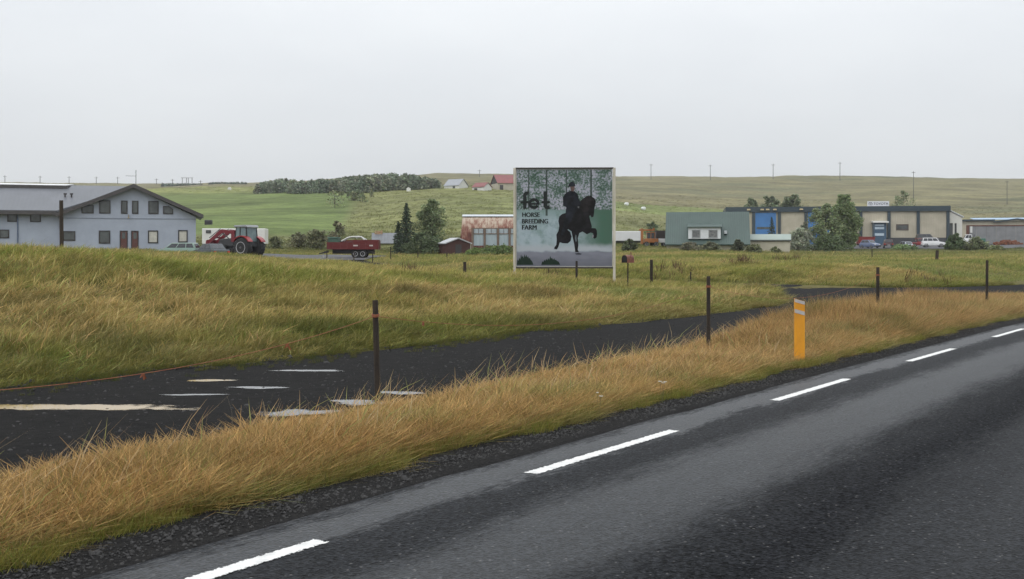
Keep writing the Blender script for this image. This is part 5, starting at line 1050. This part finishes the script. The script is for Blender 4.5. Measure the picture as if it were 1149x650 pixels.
def red_trailer():
    D = 107; k = D/F; pc = 397.; X = PX(pc,D); zg = gz(X,D)+.04; o = thing('red_farm_trailer', 'red tandem-axle farm trailer loaded with pale bent pipes', 'trailer', (X,D,zg), R(2)); x = lambda px: (px-pc)*k; zz = lambda py: PZ(py,D)-zg
    RD = paint('trailer_red',(.11,.011,.011)); z0, z1, z2 = zz(280), zz(272), zz(269.4); PL = mat('faded_marking',(.5,.45,.42)); STL = mat('pale_pipe',(.55,.55,.52),rough=.35)
    MB().box(x(369),x(397),-1.1,-1.04,z0,z1).build('side_board', RD, o); MB().box(x(397.4),x(425),-1.1,-1.04,z0,z2).build('side_board', RD, o)
    MB().box(x(369),x(425),1.04,1.1,z0,z2).build('side_board', RD, o); MB().box(x(369)-.05,x(369)+.02,-1.1,1.1,z0,z1).build('end_board', RD, o); MB().box(x(425)+.005,x(425)+.07,-1.12,1.1,z0,z2).build('end_board', RD, o)
    MB().box(x(369)+.03,x(425),-1.03,1.03,z0,z0+.1).build('floor', BLK, o); MB().box(x(374),x(420),-.6,.6,z0-.42,z0-.001).build('chassis', BLK, o)
    for px in (375,383,390.5,397.2,404,411,418): MB().box(x(px)-.03,x(px)+.03,-1.125,-1.101,z0,z1-.02).build('side_rib', RD, o)
    for a,b in ((397.8,402.8),(415.5,419.5)): MB().box(x(a),x(b),-1.128,-1.103,zz(276.5),zz(275)).build('marking', PL, o)
    for px in (400,408):
        for sy in (-1,1): wheel(o, x(px), sy*.85, .40, .26)
    MB().prism([(x(369),z0-.1),(x(369)-.9,z0-.35),(x(369)-.9,z0-.45),(x(369),z0-.3)],'y',-.12,.12).build('drawbar', BLK, o); MB().tube([(x(369)-.5,0,z0-.4),(x(369)-.5,0,-.02)],.05,6).build('jack_leg', STL, o)
    ld = thing('pipe_load','pale bent metal hoops lying on the red farm trailer','pipes',(X,D,zg+z0+.1),R(2)); zz2 = lambda py: zz(py)-z0-.1
    for dy, pts in ((-.7,((384,271),(391,267),(396,266),(406,266),(410,270))),(-.2,((386,270.5),(392,266.4),(403,265.6),(411,269))),(.4,((399,267),(405,266),(411,269.5)))):
        MB().tube([(x(a),dy,zz2(b)) for a,b in pts],.07,7).build('hoop', STL, ld)
    MB().box(x(385),x(400),-.8,.8,.01,.62).build('load_block', BLK, ld, bevel=.05)
    g = thing('green_crate','green covered crate on the nose of the red farm trailer','crate',(X,D,zg+z0+.1),R(2))
    MB().box(x(368.8)+.06,x(381),-.9,.9,.005,zz2(267.6)).build('crate_body', mat('crate_green',(.045,.10,.07),rough=.6), g, bevel=.04); MB().box(x(368.4),x(381.5),-.95,.95,zz2(267.6)+.002,zz2(266.4)).build('crate_cover', mat('cover_green',(.06,.14,.10),rough=.5), g, bevel=.05)
red_trailer()
def right_yard():
    D = 158; k = D/F; WH = mat('truck_white',(.66,.67,.68),(.6,.6,.61),rough=.4,scale=.8); OR = mat('digger_orange',(.33,.12,.03),(.24,.085,.02),rough=.5,scale=2)
    def base(px): X = PX(px,D); return X, gz(X,D)
    X, zg = base(700); o = thing('white_tanker', 'long white trailer standing right beside the billboard', 'trailer', (X,D+6,gz(X,D+6)), R(4)); zt = PZ(259.5,D+6)-o.location.z; zb = zt-1.45
    MB().box(-6.5,3.4,0,2.3,zb,zt).build('body', WH, o, bevel=.1); MB().box(-6.2,3.2,.3,2,zb-.25,zb-.001).build('chassis', BLK, o)
    for sx in (-4,-2.9,1.6): 
        for sy in (.25,2.05): wheel(o, sx, sy, .48, .26)
    X, zg = base(726.5); o = thing('orange_loader', 'orange digger with upright boom left of the green roof', 'digger', (X,D,zg), R(0)); zt = PZ(256.5,D)-zg
    MB().box(-.5,1.5,-.6,.6,.55,1.15).build('body', OR, o, bevel=.08); MB().box(-.1,.95,-.5,.5,1.16,1.95).build('cab', CARGL, o, bevel=.04)
    MB().box(-.16,1.02,-.56,.56,1.951,2.05).build('cab_roof', OR, o, bevel=.02)
    for xx in (-.14,.42,.98): MB().box(xx-.04,xx+.04,-.56,-.501,1.15,1.95).build('cab_pillar', OR, o)
    MB().box(-.95,-.62,-.25,-.05,.4,zt).build('mast', OR, o); MB().box(-.95,-.62,.05,.25,.4,zt).build('mast', OR, o)
    MB().box(-1.2,1.0,-.16,.16,zt-.34,zt-.12).build('boom', OR, o); MB().box(.75,1.0,-.12,.12,zt-.119,zt+.05).build('boom_tip', OR, o)
    for xx in (-.2,1.15):
        for sy in (-1,1): wheel(o, xx, sy*.6, .36, .26)
    X, zg = base(741); o = thing('flatbed_truck', 'white flatbed with dark crate beside the left edge of the green roof', 'truck', (X,D+1,gz(X,D+1)), R(0)); zz = lambda py: PZ(py,D+1)-o.location.z
    MB().box(-1.4,2.6,-.9,.9,zz(272.5),zz(268)).build('bed', WH, o, bevel=.05); MB().box(-.55,2.5,-.8,.8,zz(268)+.001,zz(259)).build('crate', mat('dark_crate',(.035,.028,.026),rough=.8), o)
    for xx in (-.9,.7,1.7):
        for sy in (-1,1): wheel(o, xx, sy*.75, .42, .24)
right_yard()
def bales():
    W = mat('bale_wrap',(.75,.76,.76),rough=.35)
    for px, D, lb in ((703,372,'white wrapped hay bale nearest the billboard on the hillside'),(722,360,'white wrapped hay bale right of its twin on the hillside')):
        X = PX(px,D); o = tag(MB().lathe([(.55,-.62),(.66,-.55),(.68,0),(.66,.55),(.55,.62)],(0,0,.62),'y',16).build('hay_bale', W, smooth=True), lb, 'hay bale', 'hay bales on the hillside'); o.location = (X,D,gz(X,D)); o.rotation_euler = (0,0,R(20)); o.scale = (.95,.95,.85)
    D = 240; X = PX(234,D); o = tag(MB().box(-.75,.75,-.6,.6,-.1,1.1).build('hay_bale', BLK, bevel=.18), 'black wrapped hay bale on the green mown field', 'hay bale'); o.location = (X,D,gz(X,D)-.1)
    for px, D, lb in ((257.5,520,'tiny white shed at the far edge of the mown field'),(458.5,398,'small white tank at the top of the slope below the wood')):
        X = PX(px,D); o = tag(MB().prism([(-.7,0),(.7,0),(.7,1.1),(0,1.5),(-.7,1.1)],'y',-.6,.6).build('small_shed', WHITEW), lb, 'shed'); o.location = (X,D,gz(X,D)-.05)
bales()
def poles():
    PW = mat('pole_wood',(.10,.095,.09),rough=.8)
    def pole(px, top, D, lb, group, arms=1):
        X = PX(px,D); z0 = gz(X,D); h = PZ(top,D)-z0; o = thing('utility_pole', lb, 'utility pole', (X,D,z0), 0, group); r = .00028*D
        MB().tube([(0,0,-1),(0,0,h)],[r*1.1,r*.8],6).build('mast', PW, o)
        MB().box(-.0017*D,.0017*D,-.08,.08,h-.0010*D-.1,h-.0010*D+.12).build('cross_arm', PW, o)
    for px, top, D, lb in ((730.5,184,850,'skyline utility pole nearest the billboard'),(797,185,850,'skyline utility pole above the green roof'),(867.5,184,850,'skyline utility pole above the dark willow trees behind workshop'),(942.5,182,850,'skyline utility pole above the big leafy tree'),(1025,192.5,600,'utility pole on the slope above the workshop'),(1130,203,560,'utility pole on the slope near the right edge'),(538,190.5,850,'utility pole on the skyline above the hill farm')): pole(px, top, D, lb, 'power line poles on the right ridge')
    for px, top, lb in ((5.5,197,'far utility pole leftmost above the farmhouse roof'),(45,197.5,'far utility pole second from the left above the roof'),(77.5,198,'far utility pole third from the left above the roof'),(108,198.5,'far utility pole fourth from the left above the roof'),(132,198.5,'far utility pole just left of the gable aerial'),(175.5,200.5,'far utility pole just right of the gable aerial'),(193.5,201,'far utility pole left of the tall frame pylon'),(225,202.5,'far utility pole right of the tall frame pylon'),(239.5,204,'smallest far utility pole above the mown field')): pole(px, top, 900, lb, 'far power line poles')
    D = 900; X = PX(209,D); z0 = gz(X,D); h = PZ(199.5,D)-z0; o = thing('frame_pylon','four-legged timber frame pylon on the far ridge','pylon',(X,D,z0)); k = D/F
    for px in (204.5,209.3,211.3,215.5): MB().tube([((px-209)*k,0,-1),((px-209)*k,0,h)],.25,5).build('leg', PW, o)
    MB().box((203-209)*k,(216.8-209)*k,-.1,.1,h-.3,h).build('cross_beam', PW, o)
poles()

# ------------------------------------------------------------------ trees and shrubs
def leaf_mat(name):
    m = bpy.data.materials.new(name); m.use_nodes = True; t = m.node_tree; b = t.nodes['Principled BSDF']; b.inputs['Roughness'].default_value = .6; b.inputs['Specular IOR Level'].default_value = .25
    a = t.nodes.new('ShaderNodeAttribute'); a.attribute_name = 'leaf'; t.links.new(a.outputs['Color'], b.inputs['Base Color'])
    tr = t.nodes.new('ShaderNodeBsdfTranslucent'); t.links.new(a.outputs['Color'], tr.inputs['Color']); mx = t.nodes.new('ShaderNodeMixShader'); mx.inputs['Fac'].default_value = .25
    t.links.new(b.outputs['BSDF'], mx.inputs[1]); t.links.new(tr.outputs['BSDF'], mx.inputs[2]); t.links.new(mx.outputs['Shader'], t.nodes['Material Output'].inputs['Surface']); return m
LEAFGAIN = 2.15
LEAF = leaf_mat('leaves'); BARK = mat('bark',(.07,.055,.045),(.035,.028,.023),rough=.9,scale=6,stretch=(1,1,.3))
def leaves_obj(name, C, size, col, parent, up=.3):
    n = len(C); d1 = rng.normal(size=(n,3)); d1[:,2] *= .7; d1 /= np.linalg.norm(d1,axis=1)[:,None]; d2 = np.cross(d1, rng.normal(size=(n,3))); d2 /= np.linalg.norm(d2,axis=1)[:,None]
    s = (size*rng.uniform(.6,1.35,n))[:,None]; V = np.stack([C-d1*s, C+d2*s*.45, C+d1*s, C-d2*s*.45],1).reshape(-1,3)
    me = bpy.data.meshes.new(name); me.vertices.add(4*n); me.vertices.foreach_set('co', V.astype(np.float32).ravel()); me.loops.add(4*n); me.loops.foreach_set('vertex_index', np.arange(4*n,dtype=np.int32)); me.polygons.add(n); me.polygons.foreach_set('loop_start', np.arange(0,4*n,4,dtype=np.int32)); me.polygons.foreach_set('loop_total', np.full(n,4,np.int32)); me.update(calc_edges=True)
    c = np.repeat(col,4,0); ca = me.color_attributes.new('leaf','FLOAT_COLOR','POINT'); ca.data.foreach_set('color', np.concatenate([c,np.ones((4*n,1))],1).astype(np.float32).ravel())
    me.materials.append(LEAF); o = bpy.data.objects.new(name, me); COL.objects.link(o)
    if parent: o.parent = parent
    return o
def leaf_cols(n, c, var=.22): return np.clip(np.array(c)[None,:]*LEAFGAIN*(1+rng.normal(0,var,(n,1)))*(1+rng.normal(0,.06,(n,3))),.008,.5)
def crown_points(W, H, z0, n, blobs=16, shape='round', dep=.8):
    P = []; K = []
    for i in range(blobs):
        q = (i+.5)/blobs*.94+.03
        wid = {'round':math.sin(math.pi*min(1,q*.92+.06))**.6,'cone':(1-q)**.75*min(1,q*7+.3),'bush':math.sqrt(max(0,1-q*q)),'poplar':math.sin(math.pi*min(1,q*.85+.10))**.8}[shape]
        for rep in range(3 if wid > .5 else 2):
            a = random.uniform(0,2*P_); rr_ = random.uniform(.15,.85)*wid*W/2; br = W*.135*random.uniform(.6,1.3)*max(.5,wid)
            c = np.array([rr_*math.cos(a), rr_*math.sin(a)*dep, z0+q*H]); m = int(n/blobs/2.6)
            d = rng.normal(size=(m,3)); d /= np.linalg.norm(d,axis=1)[:,None]; P.append(c + d*(br*(rng.random((m,1))**.45+np.abs(rng.normal(0,.16,(m,1)))))*np.array([1.15,1.0,.9])); K.append(np.full(m, random.uniform(.7,1.35)))
    P = np.concatenate(P); K = np.concatenate(K); P[:,2] = np.maximum(P[:,2], .03); return P, K
def tree(name, label, px0, px1, ytop, ybase, D, col, n=3500, shape='round', blobs=16, trunk=.18, cat='tree', group=None, leaf=None, bare=.12, dens=1.0):
    X = PX((px0+px1)/2,D); zg = gz(X,D); W = (px1-px0)/F*D; H = PZ(ytop,D)-zg; o = thing(name, label, cat, (X,D,zg), 0, group)
    z0 = H*bare; P, K = crown_points(W, H-z0, z0, n, blobs, shape)
    limbs = MB(); limbs.tube([(0,0,-.3),(random.uniform(-.03,.03)*H,0,H*.3),(random.uniform(-.05,.05)*H,0,H*.62),(0,0,H*.88)],[trunk,trunk*.75,trunk*.4,trunk*.12],7)
    for i in range(9):
        q = P[random.randrange(len(P))]; h0 = max(.05*H, min(.6*H, q[2]*.6)); limbs.tube([(0,0,h0),(q[0]*.5,q[1]*.5,(h0+q[2])/2+.05*H),tuple(q)],[trunk*.4,trunk*.25,trunk*.08],5)
    limbs.build('trunk' if cat=='tree' else 'stems', BARK, o)
    cc = leaf_cols(len(P), col)*K[:,None]; leaves_obj('crown' if cat=='tree' else 'foliage', P, leaf or D/F*1.25, cc, o); return o
def spruce(name, label, px0, px1, ytop, D, col, n=70):
    X = PX((px0+px1)/2,D); zg = gz(X,D); W = (px1-px0)/F*D; H = PZ(ytop,D)-zg; o = thing(name, label, 'tree', (X,D,zg)); pts = []; limbs = MB().tube([(0,0,-.3),(0,0,H*.97)],[.16,.02],6)
    for i in range(n):
        q = (i/n)**.9; z = H*(.05+.93*q); l = W/2*(1-q)**.85*random.uniform(.7,1.12)+.08; a = i*2.4+random.uniform(-.3,.3); e = (l*math.cos(a), l*math.sin(a), z-l*.22); limbs.tube([(0,0,z),e],[.03,.008],4)
        m = int(14+40*l); u = rng.random(m)**.7; sp = l*.20*(1-u*.6); pts.append(np.stack([e[0]*u,e[1]*u,z+(e[2]-z)*u-.04],1)+rng.normal(size=(m,3))*sp[:,None]*np.array([1,1,.45]))
    limbs.build('trunk', BARK, o); P = np.concatenate(pts); leaves_obj('crown', P, .11, leaf_cols(len(P), col, .25), o); return o
def vegetation():
    spruce('spruce_tree','dark spruce beside the leafy tree at the farm',441,471,226,128,(.026,.040,.024),95)
    spruce('spruce_tree','smaller dark spruce at the left foot of the tall farm spruce',438,456,247,126,(.026,.038,.022),60)
    tree('leafy_tree','tall olive-green leafy tree right of the farm spruce',463,505,223,284,130,(.085,.105,.055),9000,'poplar',22,.16,bare=.03)
    tree('leafy_tree','low dark shrubby tree between the spruce and the shed',444,500,262,284,124,(.045,.058,.030),4200,'bush',14,.08,bare=.02)
    tree('shrub','dark green hedge bush left of the billboard post',536,582,277,290,118,(.060,.082,.028),3800,'bush',16,.05,'shrub',bare=.0)
    tree('shrub','rounded green bush between the shed and the hedge bush',519,545,279,290,116,(.07,.095,.03),2000,'bush',10,.05,'shrub',bare=.0)
    tree('shrub','brownish scrub on the slope right of the white trailer',318,352,262,284,150,(.085,.085,.050),2600,'bush',12,.06,'shrub',bare=0,group=None)
    tree('shrub','thin upright scrub behind the red trailer nose',362,392,247,282,150,(.085,.082,.05),1600,'poplar',10,.05,'shrub',bare=.05)
    tree('shrub','low olive scrub left of the red trailer on the slope',338,372,258,283,148,(.08,.082,.045),2400,'bush',10,.06,'shrub',bare=0)
    tree('shrub','low scrub just right of the tractor at the field edge',296,322,266,284,146,(.08,.085,.045),1600,'bush',9,.05,'shrub',bare=0)
    # right-hand yard
    tree('leafy_tree','big leafy tree in front of the workshop, taller right lobe',924,970,218,284,196,(.085,.108,.050),12000,'poplar',22,.22,bare=.05)
    tree('leafy_tree','shorter left neighbour of the big leafy workshop tree',906,945,228,284,194,(.090,.108,.055),7000,'poplar',18,.18,bare=.05)
    tree('willow_bush','grey willow bush left of the big leafy tree',880,918,256,284,186,(.125,.135,.10),4200,'bush',14,.08,'shrub',bare=0)
    tree('willow_bush','dark low bush under the big leafy tree',905,958,266,288,180,(.045,.06,.028),5000,'bush',18,.08,'shrub',bare=0)
    tree('willow_bush','tall grey willow scrub left of the workshop second door',893,912,248,282,192,(.11,.115,.085),2200,'poplar',10,.07,'shrub',bare=.02)
    spruce('spruce_tree','small dark spruce before the first blue garage door',858,874,242.5,215,(.024,.038,.026),60)
    tree('leafy_tree','leftmost grey-green willow clump behind the workshop roof',828,862,222.5,240,275,(.085,.10,.062),5200,'round',18,.15,bare=.0)
    tree('leafy_tree','middle grey-green willow clump behind the workshop roof',848,882,219,240,277,(.085,.10,.062),5600,'round',18,.15,bare=.0)
    tree('leafy_tree','darker willow clump behind the workshop roof above second door',872,905,217.5,240,279,(.07,.085,.05),5600,'round',18,.15,bare=.0)
    tree('leafy_tree','sparse young tree behind the workshop roof right of the sign',994,1032,213,240,275,(.10,.115,.065),2000,'round',18,.12,bare=.0)
    tree('shrub','round dark bush in front of the white pickup van',1059,1085,262,287,185,(.05,.068,.032),4600,'bush',14,.08,'shrub',bare=0)
    tree('shrub','wide low brown-green bush right of the round dark bush',1080,1113,267,285,184,(.075,.085,.045),3400,'bush',14,.08,'shrub',bare=0)
    tree('shrub','small weedy bush at the right end of the bush row',1108,1128,276,287,178,(.085,.095,.045),1200,'bush',8,.05,'shrub',bare=0)
    tree('shrub','weedy green growth below the parked cars',998,1030,276,284,196,(.07,.095,.04),2200,'bush',12,.05,'shrub',bare=0)
    tree('shrub','grey-brown shrub before the green building left part',759,790,273,287,138,(.085,.082,.055),2600,'bush',12,.05,'shrub',bare=0)
    tree('shrub','grey-brown shrub before the green building middle part',785,812,272,286,139,(.075,.078,.05),2200,'bush',12,.05,'shrub',bare=0)
    tree('shrub','dark shrub at the right corner of the green building',819,836,269,286,140,(.05,.055,.035),2000,'bush',10,.05,'shrub',bare=0)
    tree('shrub','olive shrub before the low cream annex left end',834,858,275,287,138,(.07,.075,.04),1700,'bush',9,.05,'shrub',bare=0)
    tree('shrub','small shrub before the low cream annex right end',862,878,277,286,140,(.08,.088,.045),900,'bush',7,.05,'shrub',bare=0)
    tree('shrub','dark bush right of the billboard below the white trailer',697,716,268,281,132,(.055,.065,.035),1600,'bush',9,.05,'shrub',bare=0)
    tree('shrub','small bush on the slope above the orange digger',722,741,249,262,205,(.065,.085,.045),1500,'bush',9,.06,'shrub',bare=0)
    # the wood along the hill and far plantations: each reads as one mass
    def wood(name, label, cols, n_each, col):
        P = []; C = []; T = MB()
        for px, top, base, D in cols:
            X = PX(px,D); zg = gz(X,D); H = max(1.2, PZ(top,D)-zg); W = H*random.uniform(.7,1.5); m = int(n_each*random.uniform(.7,1.3)); cone = random.random() < .45
            u = rng.random(m); w = (1-u)**.7 if cone else np.sqrt(np.clip(1-u**2.4,0.02,1)); a = rng.uniform(0,2*P_,m); r_ = W/2*w*rng.random(m)**.4
            P.append(np.stack([X+r_*np.cos(a), D+r_*np.sin(a), zg+.05*H+u*H*.97],1)); C.append(leaf_cols(m, np.array(col)*random.uniform(.72,1.28)*np.array([random.uniform(.9,1.12),1,1]), .2)); T.tube([(X,D,zg-.3),(X,D,zg+H*.8)],[.12,.03],4)
        o = leaves_obj(name, np.concatenate(P), .5*cols[0][3]/400, np.concatenate(C), None); tag(o, label, 'wood', kind='stuff'); t = T.build('trunks', BARK, o); t['kind'] = 'stuff'
    L1 = []
    for i in range(230):
        px = 288+random.random()**.9*205; top = np.interp(px,[288,300,318,330,345,370,400,420,440,460,475,495],[207,204,201,203,202,202,197.5,195.5,195,196,199,203])+random.choice((0,0,1))*random.uniform(0,7)+random.uniform(-.8,3); L1.append((px, top, 215, random.uniform(405,440)+np.interp(px,[300,400],[55,0])))
    wood('hill_wood','belt of dark trees along the hill left of the farm', L1, 190, (.085,.10,.068))
    wood('far_plantation','low dark plantation on the far left ridge', [(random.uniform(182,226), 207.5+random.uniform(-1,1.5)+max(0,(random.uniform(182,226)-205)*.05), 212, random.uniform(780,830)) for _ in range(70)], 90, (.08,.095,.075))
    wood('far_plantation','second low dark plantation nearer the mown field top', [(random.uniform(234,278), 209.5+random.uniform(-1.2,1), 212, random.uniform(760,800)) for _ in range(55)], 90, (.085,.1,.08))
    wood('slope_scrub','scattered scrub below the hill wood', [(random.uniform(375,425), random.uniform(214,217), 218, random.uniform(330,400)) for _ in range(12)], 90, (.075,.088,.045))
vegetation()
def yarrow():
    for px, py, s, lb in ((743,428,.8,'yarrow cluster in the verge left of the yellow marker'),(672,440,.6,'small yarrow in the verge below the second fence post')):
        D = F*(HC-.20)/(py-HY); X = PX(px,D); zg = gz(X,D); o = thing('yarrow_plant', lb, 'flower', (X,D,zg), 0, 'yarrow in the verge'); h = PZ(py,D)-zg
        mb = MB(); hd = MB()
        for k in range(3):
            dx, dy = random.uniform(-.05,.05)*s, random.uniform(-.05,.05); hh = h*random.uniform(.8,1.0); mb.tube([(0,0,0),(dx*.5,dy*.5,hh*.5),(dx,dy,hh)],.0018,4)
            for q in range(9): a = random.random()*6.28; r_ = .028*s*math.sqrt(random.random()); hd.lathe([(.002,0),(.006,.004),(.004,.007)],(dx+r_*math.cos(a),dy+r_*math.sin(a),hh),'z',6)
        mb.build('stem', mat('yarrow_stem',(.12,.12,.05)), o); f = hd.build('flower_head', mat('yarrow_white',(.62,.60,.52),rough=.7), o); f['kind'] = 'stuff'
yarrow()

# ------------------------------------------------------------------ damp air
def haze():
    m = bpy.data.materials.new('damp_air'); m.use_nodes = True; t = m.node_tree; t.nodes.remove(t.nodes['Principled BSDF'])
    v = t.nodes.new('ShaderNodeVolumePrincipled'); v.inputs['Color'].default_value = (.93,.95,.97,1); v.inputs['Density'].default_value = .00016; v.inputs['Anisotropy'].default_value = .0
    t.links.new(v.outputs['Volume'], t.nodes['Material Output'].inputs['Volume'])
    zmax = max(float(GZ.max()), 90)+25
    o = MB().box(-4700,4700,-4700,4700,float(GZ.min())-1.5,zmax).build('haze', m); tag(o, 'thin damp haze over the whole landscape', 'haze', kind='stuff'); o.display_type = 'WIRE'
haze()
